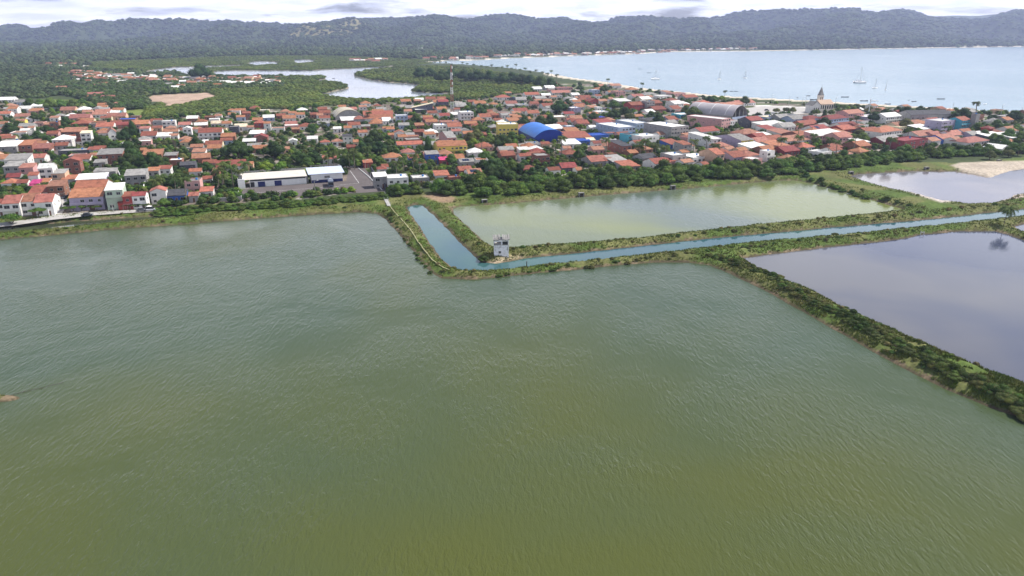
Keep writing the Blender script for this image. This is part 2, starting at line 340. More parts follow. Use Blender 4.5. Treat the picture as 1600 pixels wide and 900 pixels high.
gt.links.new(sc.outputs[0], gb.inputs['Base Color']); gb.inputs['Roughness'].default_value = 0.95; gb.inputs['Specular IOR Level'].default_value = 0.1
me = npmesh('ground', V, F, gm, smooth=True)
C = np.zeros((len(V), 4), np.float32); C[:, 3] = 1
def setc(mask, c, w=1.0):
    w = np.asarray(mask, float)*w
    C[:, :3] = C[:, :3]*(1-w[:, None])+np.array(c)[None, :]*w[:, None]
setc(np.ones(len(V)), (.055,.075,.03))
gr = fbm(X_/14, Y_/14, 4, 70)
near = Y_ < 700
setc(near & (SD < 20), (.080,.120,.028))
setc(near*sstep(.42, .62, gr)*(SD < 20), (.13,.135,.05))
intown = in_poly(X_, Y_, TOWN)
setc(intown, (.17,.14,.115)); setc(intown*sstep(.48, .6, gr), (.08,.11,.035)); setc(intown*sstep(.62, .7, fbm(X_/9, Y_/9, 3, 77)), (.34,.31,.28))
setc((Z < 0.38) & near, (.085,.07,.042)); setc(sstep(.56, .66, fbm(X_/3, Y_/3, 3, 71))*((Z < .6) & (Z > .1) & near), (.17,.13,.085))
setc((Z < 0.35) & (Y_ >= 700) & (SD < 8), (.30,.25,.18))
# beaches along the bay
bsd = psd(X_, Y_, W_BAY, 40)
setc((bsd < 26)*(bsd > -3)*(Y_ < 1500)*(X_ > 60), (.55,.49,.40)); setc((bsd < 16)*(Y_ > 1900), (.62,.56,.46))
for poly, c in SANDS: setc(sstep(1.5, -1.5, psd(X_, Y_, poly, 6.0)), c)
# meadow strips behind the town and pale fields on the far plain
setc(in_poly(X_, Y_, PP([(190,176),(232,172),(262,172),(250,184),(215,186),(195,190)])), (.16,.20,.05))
setc(in_poly(X_, Y_, PP([(60,158),(150,158),(150,168),(60,166)])), (.15,.20,.05))
setc(in_poly(X_, Y_, PP([(455,70),(600,66),(625,68),(540,71),(450,72.5)])), (.24,.22,.10))
ca = me.color_attributes.new('cover', 'FLOAT_COLOR', 'POINT'); ca.data.foreach_set('color', C.ravel())
tag(link('ground', me), kind='structure')

# ------------------------------------------------------------------ water sheets
def water(name, base, base2, bscale, wave, wdist, wstr, rough=0.06, rot=0.6, patch=(.42, .62), stretch=(1.0, .33), wave2=None, painted_reflection=None):
    m, t, b = mat_new(name); fac = nz(t, bscale, 3, 0.5, 'World', 0.4)
    if painted_reflection:          # far pond water bluer: sky reflection painted into the base colour
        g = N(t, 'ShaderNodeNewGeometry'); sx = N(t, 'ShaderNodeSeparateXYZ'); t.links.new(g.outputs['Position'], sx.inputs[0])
        mr = N(t, 'ShaderNodeMapRange'); mr.inputs[1].default_value = painted_reflection[0]; mr.inputs[2].default_value = painted_reflection[1]; mr.inputs[3].default_value = .16; mr.inputs[4].default_value = -.08
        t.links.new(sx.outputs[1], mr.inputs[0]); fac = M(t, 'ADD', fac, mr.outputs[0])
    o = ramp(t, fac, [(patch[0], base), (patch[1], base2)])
    t.links.new(o, b.inputs['Base Color']); b.inputs['Roughness'].default_value = rough; b.inputs['IOR'].default_value = 1.333
    w1 = nz(t, wave, 3, 0.5, 'World', 0.5, ((stretch[0], stretch[1], 1), (0, 0, rot)))
    w2 = nz(t, (wave2 or wave*2.7), 2, 0.5, 'World', 0.3, ((stretch[0], stretch[1]*1.6, 1), (0, 0, rot+0.35)))
    w3 = nz(t, wave*0.02, 4, 0.6, 'World', 0.4)          # gust patches
    amp = N(t, 'ShaderNodeMapRange'); amp.inputs[1].default_value = .35; amp.inputs[2].default_value = .65; amp.inputs[3].default_value = .30; amp.inputs[4].default_value = 1.35
    t.links.new(w3, amp.inputs[0])
    hsum = M(t, 'MULTIPLY', M(t, 'ADD', w1, M(t, 'MULTIPLY', w2, 0.35)), amp.outputs[0])
    bp = N(t, 'ShaderNodeBump'); bp.inputs['Strength'].default_value = wstr; bp.inputs['Distance'].default_value = wdist
    t.links.new(hsum, bp.inputs['Height']); t.links.new(bp.outputs[0], b.inputs['Normal']); return m
WM = {
 'pond_water': water('water_green_rippled', (.050,.076,.040), (.074,.084,.016), .009, 1.25, .22, 1.0, .10, .65, (.40,.74), painted_reflection=(85., 200.)),
 'canal_water': water('water_canal', (.035,.095,.12), (.05,.12,.11), .02, 1.0, .05, .5, .04),
 'green_pond_water': water('water_pale_green', (.095,.125,.10), (.155,.18,.055), .010, .6, .12, .8, .16),
 'far_pond_water': water('water_lilac_far', (.13,.125,.155), (.20,.18,.19), .02, .8, .04, .5, .07),
 'lilac_pond_water': water('water_lilac', (.060,.070,.115), (.12,.12,.135), .014, 1.1, .035, .5, .05),
 'ditch_water': water('water_ditch', (.05,.06,.035), (.08,.10,.05), .03, 1.0, .02, .4, .05),
 'sea_water': water('water_sea', (.155,.25,.30), (.21,.30,.35), .003, .25, .22, .8, .22, .1, (.35,.7), (.35, 1.0)),
 'river_water': water('water_river', (.22,.26,.32), (.30,.31,.34), .008, .4, .10, .5, .1, .1, (.35,.7), (.35, 1.0)),
}
for k, a in (('small_pond_water', 'lilac_pond_water'), ('creek_water', 'river_water'), ('pool_water', 'river_water'), ('lagoon_water', 'river_water')): WM[k] = WM[a]
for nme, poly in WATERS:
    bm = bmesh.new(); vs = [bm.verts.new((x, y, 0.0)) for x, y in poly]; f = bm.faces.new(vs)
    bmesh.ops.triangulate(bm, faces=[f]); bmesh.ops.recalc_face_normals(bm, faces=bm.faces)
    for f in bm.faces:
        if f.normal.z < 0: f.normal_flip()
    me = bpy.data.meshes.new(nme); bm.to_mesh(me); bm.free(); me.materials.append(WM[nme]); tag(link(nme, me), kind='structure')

# far blue ridge beyond the gap in the hills, right
rv = []; 
for i in range(121):
    u = 0.2+i*0.012; px_ = 800+FPX*u/math.cos(PITCH); D = 8300
    yv = np.interp(px_, [900,1300,1440,1490,1520,1560,1620,1700,2200], [46,40,26,24,25,21.5,23,30,44])
    s = (450-yv)/FPX; z = (s*math.cos(PITCH)-math.sin(PITCH))/(math.cos(PITCH)+s*math.sin(PITCH))*D+CAMH
    z += 8*mnoise.noise(Vector((i*0.4, 0, 0)))
    rv.append((u, z))
V = []; F = []
for u, z in rv: V += [(u*D*.94, D*.94, 30), (u*D*.97, D*.97, z*.55), (u*D, D, z), (u*D*1.1, D*1.1, 20)]
for i in range(len(rv)-1):
    for k in range(3): F.append((i*4+k, (i+1)*4+k, (i+1)*4+k+1, i*4+k+1))
me = npmesh('distant_hills', np.array(V), np.array(F), F_FAR, True); tag(link('distant_hills', me), kind='structure')

# ------------------------------------------------------------------ haze: one closed box of even air
hz = MB(); hz.box(-16000, 16000, -1800, 9300, -4, 440); ho = hz.build('haze')
hm = bpy.data.materials.new('haze_air'); hm.use_nodes = True; t = hm.node_tree; t.nodes.clear()
out = N(t, 'ShaderNodeOutputMaterial'); pv = N(t, 'ShaderNodeVolumePrincipled')
pv.inputs['Color'].default_value = (.56, .65, 1.0, 1); pv.inputs['Density'].default_value = 1.0e-4; pv.inputs['Anisotropy'].default_value = 0.2
t.links.new(pv.outputs[0], out.inputs['Volume'])
ho.data.materials.clear(); ho.data.materials.append(hm); tag(ho, kind='stuff')
# ------------------------------------------------------------------ vegetation builders
def ico(r=1.0, sub=2):
    bm = bmesh.new(); bmesh.ops.create_icosphere(bm, subdivisions=sub, radius=r)
    v = np.array([x.co[:] for x in bm.verts]); f = np.array([[l.index for l in q.verts] for q in bm.faces]); bm.free(); return v, f
ICO1 = ico(1, 1); ICO2 = ico(1, 2)
def crown_mesh(name, seed, mat, lobes=9, leaves=900, leaf=0.05, flat=0.7, spread=.32, lr=(.16, .27), base=.25, core=.86, mat2=None, sub=2):
    """leafy crown one unit wide, from z=base up: lumpy inner masses under many small leaf faces"""
    r = np.random.default_rng(seed); VV = []; FF = []; nb = 0; L = []
    for i in range(lobes):
        a = 2*math.pi*(i+r.random()*.7)/lobes; d = spread*math.sqrt(r.uniform(.15, 1)) if i else 0
        R = r.uniform(*lr)*(1.25 if i == 0 else 1)
        c = np.array([math.cos(a)*d, math.sin(a)*d, base+R*flat+(1-d/spread*.8)*.32*flat*r.uniform(.7, 1.2)])
        L.append((c, R))
    iv, jf = (ICO2 if sub == 2 else ICO1)
    for c, R in L:
        n = iv*R*core; n = n*(1+0.22*(r.random((len(n), 1))-.5)); n[:, 2] *= flat*1.05
        VV.append(n+c); FF.append(jf+nb); nb += len(n)
    V0 = np.concatenate(VV); F0 = np.concatenate(FF)
    # leaves as triangles (pairs) standing off the lobes
    k = leaves; li = r.choice(len(L), k, p=np.array([R*R for c, R in L])/sum(R*R for c, R in L))
    dirs = r.normal(size=(k, 3)); dirs[:, 2] = np.abs(dirs[:, 2])*1.1-.35; dirs /= np.linalg.norm(dirs, axis=1)[:, None]
    cc_ = np.array([L[i][0] for i in li]); RR = np.array([L[i][1] for i in li])
    pos = cc_+dirs*RR[:, None]*np.array([1, 1, flat])*r.uniform(.84, 1.13, (k, 1))
    nrm = dirs+r.normal(size=(k, 3))*.55; nrm /= np.linalg.norm(nrm, axis=1)[:, None]
    t1 = np.cross(nrm, r.normal(size=(k, 3))); t1 /= np.linalg.norm(t1, axis=1)[:, None]; t2 = np.cross(nrm, t1)
    s = leaf*r.uniform(.6, 1.4, (k, 1))
    Q = np.stack([pos-t1*s, pos-t2*s*.6, pos+t1*s, pos+t2*s*.6], 1).reshape(-1, 3)
    q = np.arange(4*k).reshape(k, 4)+len(V0); T = np.concatenate([q[:, [0, 1, 2]], q[:, [0, 2, 3]]])
    me = npmesh(name, np.concatenate([V0, Q]), np.concatenate([F0, T]), mat)
    if mat2:
        me.materials.append(mat2); mi_ = np.zeros(len(me.polygons), np.int32); z = (r.random(k) < .25).astype(np.int32)
        mi_[len(F0):len(F0)+k] = z; mi_[len(F0)+k:] = z; me.polygons.foreach_set('material_index', mi_)
    return me
def trunk_mesh(name, h=.45, r=.035, seed=0, limbs=4):
    m = MB(); rr = random.Random(seed); m.tube((0, 0, -.02), (0, 0, h*.55), r, r*.75, 7, BARK)
    for i in range(limbs):
        a = 2*math.pi*i/limbs+rr.random(); m.tube((0, 0, h*.5), (math.cos(a)*.22, math.sin(a)*.22, h*rr.uniform(.9, 1.15)), r*.6, r*.25, 5, BARK)
    return m.mesh(name)
CR = {}
for k, mt, mt2 in (('dark', F_DARK, F_MID), ('mid', F_MID, F_BRIGHT), ('bright', F_BRIGHT, F_MID), ('olive', F_OLIVE, F_MID)):
    CR[k] = [crown_mesh('crown_'+k, 10+i*7+len(k), mt, 14, 1900, .028, .80, .34, (.17, .26), .10, mat2=mt2) for i in range(2)]
CR['round'] = [crown_mesh('crown_round', 77, F_DARK, 20, 5200, .017, .74, .38, (.13, .19), .12, mat2=F_MID)]
CR['tall'] = [crown_mesh('crown_tall', 78, F_DARK, 12, 1500, .035, 1.75, .20, (.20, .28), .05, mat2=F_MID)]
CR['umbrella'] = [crown_mesh('crown_umbrella', 79, F_MID, 12, 1300, .035, .30, .36, (.14, .20), .42, mat2=F_BRIGHT)]
CR['shrub'] = [crown_mesh('shrub_crown', 90+i, (F_MANG, F_MANG, F_MID, F_MANG)[i], 11, 1900, .027, .66, .36, (.14, .24), .0, mat2=(F_BRIGHT, F_MID, F_BRIGHT, F_OLIVE)[i]) for i in range(4)]
TRK = [trunk_mesh('trunk', .36, .04, i) for i in range(2)]; TRK_T = trunk_mesh('trunk_tall', .7, .03, 5)
def bare_mesh():
    m = MB(); rr = random.Random(3)
    def br(a, d, l, r, n):
        b = a+d*l; m.tube(a, b, r, r*.6, 5, BARK)
        if n:
            for i in range(3):
                e = (d+Vector((rr.uniform(-.8, .8), rr.uniform(-.8, .8), rr.uniform(-.1, .5)))).normalized(); br(b, e, l*.72, r*.6, n-1)
    br(Vector((0, 0, 0)), Vector((0, 0, 1)), .25, .03, 4); return m.mesh('bare_branches')
def frond_pts(rr, L, az, up):
    pts = []; p = Vector((0, 0, 0)); e = up
    for i in range(9):
        pts.append(p.copy()); dx = Vector((math.cos(az)*math.cos(e), math.sin(az)*math.cos(e), math.sin(e))); p = p+dx*(L/8); e -= .26
    return pts
def palm_crown(seed, n=26, L=1.0):
    m = MB(); rr = random.Random(seed)
    for k in range(n):
        az = 2*math.pi*k/n*1.0+rr.uniform(-.2, .2); up = rr.uniform(.1, 1.25); pts = frond_pts(rr, L*rr.uniform(.85, 1.1), az, up)
        side = Vector((-math.sin(az), math.cos(az), 0))
        for i in range(1, 8):
            a, b = pts[i], pts[i+1]; w = L*.25*math.sin(math.pi*(i+.6)/9.2)**.7; dr = Vector((0, 0, -w*.75)); sl = (b-a)*.55
            for sg in (-1, 1):
                for q in (0, .5):
                    c = a.lerp(b, q); c2 = a.lerp(b, q+.48)
                    tip = c+side*sg*w+dr+sl; m.poly([c, c2, tip], F_PALM)
        for i in range(8): m.tube(pts[i], pts[i+1], .012*L, .008*L, 3, F_PALM)
    for i in range(5):
        a = i*1.26; m.poly([(math.cos(a)*.04, math.sin(a)*.04, -.03), (math.cos(a+.7)*.05, math.sin(a+.7)*.05, -.05), (math.cos(a+.4)*.06, math.sin(a+.4)*.06, -.14)], F_PALM)
    return m.mesh('palm_fronds')
PC = [palm_crown(i) for i in range(3)]
def palm_trunk(seed, bend):
    m = MB(); p = Vector((0, 0, -.02))
    for i in range(6):
        t = (i+1)/6; q = Vector((bend*t*t, 0, t)); m.tube(p, q, .028*(1.25-.5*i/6), .028*(1.25-.5*(i+1)/6), 6, PALMB); p = q
    return m.mesh('palm_trunk')
PT = [(palm_trunk(0, .0), 0.0), (palm_trunk(1, .12), .12), (palm_trunk(2, -.08), -.08)]
TREES = []; PSC = 1.25
def tree(px, pytop, wpx, kind='mid', hf=None, name='broadleaf_tree'):
    """place by the top of the crown in the photograph; size in metres"""
    hfac = {'round': .80, 'tall': 1.9, 'umbrella': .72, 'shrub': .62}.get(kind, .98) if hf is None else hf
    H = 6.0
    for _ in range(6):
        g = P(px, pytop, 1.4+H); W = wpx*(g-Vector((0, 0, CAMH))).dot(CF)/FPX; H = W*hfac
    g.z = max(float(height(np.array([g.x]), np.array([g.y]))[0]), -.2)
    o = empty(name, g, random.uniform(0, 6.28), W)
    link('trunk', TRK_T if kind == 'tall' else random.choice(TRK), o)
    link('crown', random.choice(CR[kind]), o)
    TREES.append((o, px, pytop, W, kind)); return o
def palm(px, pytop, H=None, L=None, name='coconut_palm', z=1.45):
    H = H or random.uniform(7, 11); L = L or random.uniform(3.3, 4.4)
    while pytop < 128 and psd(np.array([P(px, pytop+4, 4).x]), np.array([P(px, pytop+4, 4).y]), W_BAY, 60)[0] < 60 and px < 1100:
        pytop += 1.5
        if psd(np.array([P(px, pytop, H).x]), np.array([P(px, pytop, H).y]), W_BAY, 60)[0] > 10: break
    g = P(px, pytop, z+H+L*.35); g.z = z
    o = empty(name, g, random.uniform(0, 6.28)); tm, b = random.choice(PT)
    t = link('trunk', tm, o); t.scale = (H*.8, H*.8, H)
    c = link('fronds', random.choice(PC), o); c.location = (b*H*.8, 0, H*.98); c.scale = (L, L, L)
    TREES.append((o, px, pytop, L*2, 'palm')); return o

# ---- masses nobody could count: geometry nodes place crowns on a cloud of points
def scatter(name, pts, sc_, variants, zs=1.0):
    n = len(pts); me = bpy.data.meshes.new(name); me.vertices.add(n); me.vertices.foreach_set('co', np.asarray(pts, np.float32).ravel())
    a = me.attributes.new('size', 'FLOAT', 'POINT'); a.data.foreach_set('value', np.asarray(sc_, np.float32))
    b = me.attributes.new('turn', 'FLOAT', 'POINT'); b.data.foreach_set('value', RNG.uniform(0, 6.28, n).astype(np.float32))
    k = me.attributes.new('pick', 'INT', 'POINT'); k.data.foreach_set('value', RNG.integers(0, len(variants), n).astype(np.int32))
    o = link(name, me); g = bpy.data.node_groups.new(name, 'GeometryNodeTree')
    g.interface.new_socket('Geometry', in_out='INPUT', socket_type='NodeSocketGeometry'); g.interface.new_socket('Geometry', in_out='OUTPUT', socket_type='NodeSocketGeometry')
    gi = g.nodes.new('NodeGroupInput'); go = g.nodes.new('NodeGroupOutput'); J = g.nodes.new('GeometryNodeJoinGeometry')
    for i, vm in enumerate(variants):
        src = bpy.data.objects.new(name+'_source', vm)
        oi = g.nodes.new('GeometryNodeObjectInfo'); oi.inputs['Object'].default_value = src; oi.inputs['As Instance'].default_value = True
        g.links.new(oi.outputs['Geometry'], J.inputs[0])
    ip = g.nodes.new('GeometryNodeInstanceOnPoints'); ip.inputs['Pick Instance'].default_value = True
    g.links.new(gi.outputs[0], ip.inputs['Points']); g.links.new(J.outputs[0], ip.inputs['Instance'])
    def attr(nm, ty):
        q = g.nodes.new('GeometryNodeInputNamedAttribute'); q.data_type = ty; q.inputs['Name'].default_value = nm; return [s for s in q.outputs if s.enabled][0]
    g.links.new(attr('pick', 'INT'), ip.inputs['Instance Index'])
    cz = g.nodes.new('ShaderNodeCombineXYZ'); g.links.new(attr('turn', 'FLOAT'), cz.inputs[2]); g.links.new(cz.outputs[0], ip.inputs['Rotation'])
    cs = g.nodes.new('ShaderNodeCombineXYZ'); s_ = attr('size', 'FLOAT'); g.links.new(s_, cs.inputs[0]); g.links.new(s_, cs.inputs[1])
    mm = g.nodes.new('ShaderNodeMath'); mm.operation = 'MULTIPLY'; mm.inputs[1].default_value = zs; g.links.new(s_, mm.inputs[0]); g.links.new(mm.outputs[0], cs.inputs[2])
    g.links.new(cs.outputs[0], ip.inputs['Scale']); g.links.new(ip.outputs[0], go.inputs[0])
    md = o.modifiers.new('scatter', 'NODES'); md.node_group = g; return tag(o, kind='stuff')
def sample_px(n, x0, x1, y0, y1):
    """points spread over a stretch of ground, thinner with distance"""
    px = RNG.uniform(x0, x1, n); py = RNG.uniform(y0, y1, n)
    dz = -math.sin(PITCH)+math.cos(PITCH)*(450-py)/FPX; dy = math.cos(PITCH)+math.sin(PITCH)*(450-py)/FPX; t = -(CAMH-1.5)/dz
    return (px-800)/FPX*t, dy*t
FARV = [crown_mesh('forest_crown', 200+i, F_FAR, 5, 110, .075, .75, .28, (.24, .34), .0, sub=1) for i in range(4)]
FLATV = [crown_mesh('mangrove_crown', 220+i, F_FLAT, 5, 120, .06, .45, .30, (.24, .34), .0, sub=1) for i in range(4)]
def place_far(x, y, nowater=3.0):
    h, sd = height(x, y, True); return h, sd > nowater
FOREST_ZONES = []
MANG = PP([(225,190),(300,184),(350,176),(420,172),(450,172),(520,166),(600,166),(640,165),(700,160),(760,158),(830,147),(850,138),(850,125),(700,104),(612,103),(560,112),(550,120),(350,122),(340,140),(300,150),(230,172)])
x, y = sample_px(26000, 215, 865, 104, 190)
k = in_poly(x, y, MANG) & ~in_poly(x, y, TOWN); x, y = x[k], y[k]
bare = psd(x, y, SANDS[0][0], 30) > 2
h, ok = place_far(x, y, 1.5); k = ok & bare; x, y, h = x[k], y[k], h[k]
far_t = sstep(128, 108, 50+75*FPX/y)     # taller trees near the river bend
scatter('mangrove_thicket', np.stack([x, y, h-.3], 1), RNG.uniform(5, 9, len(x))*(1+.25*(y > 1200)), FLATV, .9)
RIVERZ = PP([(140,98),(380,88),(520,88),(640,93),(700,96),(640,104),(600,112),(520,130),(430,124),(330,124),(215,122),(140,112)])
x, y = sample_px(26000, 120, 720, 86, 132); k = in_poly(x, y, RIVERZ) & ~in_poly(x, y, MANG); x, y = x[k], y[k]
h, ok = place_far(x, y, 1.0); x, y, h = x[ok], y[ok], h[ok]
scatter('riverside_mangrove', np.stack([x, y, h-.4], 1), RNG.uniform(5, 9, len(x))*(y/1300)**.5, FLATV, .55)
# plain and hill forest
x, y = sample_px(62000, -260, 1860, 72, 176)
yl = np.interp(800+FPX*x/y, [-300, 235, 250, 340, 560, 700, 860, 1000, 1150, 1180, 1600, 1900], [176, 176, 122, 118, 110, 94, 86.5, 81, 77.5, 79, 74, 70])
py_ = 450-FPX*((y*math.sin(PITCH)-(CAMH)*math.cos(PITCH))/(y*math.cos(PITCH)+CAMH*math.sin(PITCH)))
vill = in_poly(x, y, PP([(97,112),(150,112),(215,122),(300,120),(430,122),(430,137),(330,140),(255,150),(230,140),(190,150),(150,145),(100,125)]))
k = (py_ < yl) & ~vill & ~in_poly(x, y, TOWN) & ~in_poly(x, y, RIVERZ) & (psd(x, y, SANDS[0][0], 30) > 3) & ~in_poly(x, y, PP([(140,144),(215,144),(240,172),(262,172),(250,186),(190,188),(60,170),(-60,170),(-60,152),(60,156)])); x, y = x[k], y[k]
h, ok = place_far(x, y, 4.0); mk = in_poly(x, y, PP([(455,70),(600,66),(625,68),(540,71),(450,72.5)])); k = ok & ~mk; x, y, h = x[k], y[k], h[k]
scatter('woodland', np.stack([x, y, h-.5], 1), np.clip(y*.0068, 7, 26)*RNG.uniform(.6, 1.35, len(x)), FARV, .85)
n = 52000; u = RNG.uniform(-.85, .85, n); yy = np.exp(RNG.uniform(math.log(3300), math.log(7300), n)); xx = u*yy
h, ok = place_far(xx, yy, 10); 
scatter('hill_forest', np.stack([xx, yy, h-2.5], 1)[ok], (yy*.0052*RNG.uniform(.55, 1.4, n))[ok], FARV, .62)
# wooded strip and flats behind the palms on the point
# ------------------------------------------------------------------ dikes: grass, scrub
def shore_pts(n, x0, x1, y0, y1, lo, hi, cond=None):
    x, y = sample_px(n, x0, x1, y0, y1); h, sd = height(x, y, True)
    k = (sd > lo) & (sd < hi) & ~in_poly(x, y, SANDS[4][0]) & ~in_poly(x, y, SANDS[1][0]) & ~in_poly(x, y, SANDS[2][0]) & (h > .18)
    if cond is not None: k &= cond(x, y)
    return x[k], y[k], h[k]
x, y, h = shore_pts(420000, -60, 1700, 262, 700, .2, 9)
k = fbm(x/4, y/4, 3, 91) > .36; x, y, h = x[k][:90000], y[k][:90000], h[k][:90000]
n = len(x); a = RNG.uniform(0, 6.28, (n, 3)); T = []
for j in range(3):
    w = .10+.05*RNG.random(n); hh = RNG.uniform(.2, .6, n); lean = RNG.uniform(.05, .35, n)
    ca_, sa = np.cos(a[:, j]), np.sin(a[:, j]); ox, oy = RNG.normal(0, .16, n), RNG.normal(0, .16, n)
    T += [np.stack([x+ox-ca_*w, y+oy-sa*w, h-.05], 1), np.stack([x+ox+ca_*w, y+oy+sa*w, h-.05], 1), np.stack([x+ox-sa*lean, y+oy+ca_*lean, h+hh], 1)]
V = np.stack(T, 1).reshape(-1, 3); F = np.arange(len(V)).reshape(-1, 3)
gm_, t, b = mat_new('dike_grass_blades')
o_ = ramp(t, nz(t, .22, 4, .65, 'World'), [(.35, (.085, .14, .022)), (.53, (.13, .155, .035)), (.70, (.23, .19, .08))])
t.links.new(o_, b.inputs['Base Color']); b.inputs['Roughness'].default_value = .8; b.inputs['Specular IOR Level'].default_value = .1
tag(link('grass', npmesh('grass', V, F, gm_)), kind='stuff')
SCRUB = [crown_mesh('scrub_clump', 300+i, (F_OLIVE, F_MID, F_DRY, F_RUST)[i], 6, 420, .06, .6, .32, (.2, .3), .0, sub=1) for i in range(4)]
x, y, h = shore_pts(26000, -60, 1700, 262, 700, 1.0, 8, lambda x, y: fbm(x/7, y/7, 3, 92) > .50)
kk = (RNG.random(len(x)) < .45)
scatter('low_scrub', np.stack([x, y, h-.1], 1)[kk], RNG.uniform(.5, 1.9, len(x))[kk], SCRUB[:3]+[SCRUB[0]]*2, .8)

# shrubs one can tell apart: copies of three grown ones
def shrub(x, y, W, hz_=1.0, name='mangrove_shrub', meshes=None, lab=None, grp=None):
    z = float(height(np.array([x]), np.array([y]))[0])
    o = empty(name, (x, y, max(z, .1)-.15), random.uniform(0, 6.28), (W, W, W*hz_))
    link('crown', random.choice(meshes or CR['shrub']), o); link('trunk', random.choice(TRK), o)
    tag(o, lab, 'shrub', grp); return o
def belt(poly, n, wr, hzr, lab, grp, mind=.48):
    A = np.array(PP(poly)); got = []; tries = 0
    while len(got) < n and tries < 12000:
        tries += 1; x = random.uniform(A[:, 0].min(), A[:, 0].max()); y = random.uniform(A[:, 1].min(), A[:, 1].max())
        if not in_poly([x], [y], A)[0]: continue
        W = random.uniform(*wr)
        if any(math.hypot(x-a, y-b) < (W+c)*.5*mind for a, b, c in got): continue
        got.append((x, y, W)); shrub(x, y, W, random.uniform(*hzr), 'mangrove_shrub', None, lab, grp)
belt([(240,334),(300,330),(380,327),(450,322),(520,317),(600,309),(604,316),(520,324),(400,332),(300,336),(250,338)], 125, (3.2, 5.4), (.6, .82),
     'dense green shrub in the hedge between the depot yard and the pond bank', 'hedge shrubs below the bus depot yard')
belt([(610,300),(655,297),(662,306),(640,314),(610,312)], 9, (5, 7.5), (.9, 1.3), 'dark green shrub clump beside the footbridge below the grey roofed houses', 'shrubs by the footbridge')
belt([(668,303),(760,296),(800,290),(905,280),(1000,274),(1100,270),(1200,262),(1300,254),(1400,246),(1500,238),(1620,232),(1620,244),(1500,250),(1420,256),(1330,268),(1240,276),(1200,280),(1100,288),(1000,295),(900,302),(800,309),(740,312),(672,309)], 235, (6.0, 11.0), (.85, 1.25),
     'bushy green mangrove in the belt between the houses and the pond dike', 'mangrove belt behind the ponds')
# shrubs along the long dike at the right, growing bigger towards the camera
def along(pts, n, wr, off, hzr, lab, grp, name='dike_shrub', meshes=None, taper=True):
    A = [P(a, b, .8) for a, b in pts]; L = [0]
    for i in range(len(A)-1): L.append(L[-1]+(A[i+1]-A[i]).length)
    for k in range(n):
        s = (k+random.uniform(.1, .9))/n*L[-1]; i = max(j for j in range(len(A)-1) if L[j] <= s)
        p = A[i].lerp(A[i+1], (s-L[i])/(L[i+1]-L[i])); d = (A[i+1]-A[i]).normalized(); q = Vector((-d.y, d.x, 0))
        p = p+q*random.uniform(*off); t = s/L[-1]; W = random.uniform(*wr)*(.6+.5*t if taper else 1)
        shrub(p.x, p.y, W, random.uniform(*hzr), name, meshes, lab, grp)
NEARS = [crown_mesh('dike_shrub_crown', 400+i, m1, 12, 5200, .022, .6, .36, (.14, .22), .0, mat2=m2) for i, (m1, m2) in enumerate(((F_MANG, F_OLIVE), (F_OLIVE, F_MANG), (F_MANG, F_DRY)))]
along([(1110,401),(1150,414),(1200,430),(1262,468),(1330,502),(1400,540),(1480,582),(1560,618),(1650,664)], 140, (2.9, 4.7), (-2.4, 2.2), (.7, 1.1),
      'dark green shrub in the row along the long dike at right', 'shrubs along the long dike at right', meshes=NEARS)
along([(1240,272),(1300,292),(1350,306),(1400,318),(1430,324)], 16, (3.0, 5.0), (-1.5, 1.5), (.7, 1.1), 'green shrub on the cross dike between the green pond and the far lilac pond', 'shrubs on the cross dike', taper=False)
along([(800,392),(1000,377),(1200,356),(1430,336),(1600,318)], 34, (1.2, 2.8), (-1.5, 1.5), (.6, 1.0), 'small olive bush on the narrow dike north of the canal', 'bushes on the canal north dike', meshes=[SCRUB[0], SCRUB[1], SCRUB[2]], taper=False)
along([(760,430),(900,417),(1010,405),(1100,394),(1200,385),(1300,374),(1440,362)], 30, (1.2, 2.6), (-1.2, 1.2), (.6, 1.0), 'small green bush on the narrow dike south of the canal', 'bushes on the canal south dike', meshes=[SCRUB[0], SCRUB[1]], taper=False)
along([(606,330),(625,350),(645,378),(665,405),(682,424)], 18, (1.2, 2.4), (-2.2, -.8), (.6, 1.0), 'low green bush on the dike beside the sandy footpath', 'bushes beside the footpath', meshes=[SCRUB[0], SCRUB[1]], taper=False)
g = P(756, 405, .8); o = shrub(g.x, g.y, 4.2, .8, 'dike_shrub', NEARS, 'dark bush at the foot of the white pump house', None)
g = P(612, 336, 1.0); o = shrub(g.x, g.y, 4.0, .8, 'dike_shrub', NEARS, 'dark bush by the bend of the footpath below the footbridge', None)
g = P(1305, 368, .8); shrub(g.x, g.y, 3.0, .8, 'dike_shrub', NEARS, 'grey green bush at the canal edge on the south dike', None)

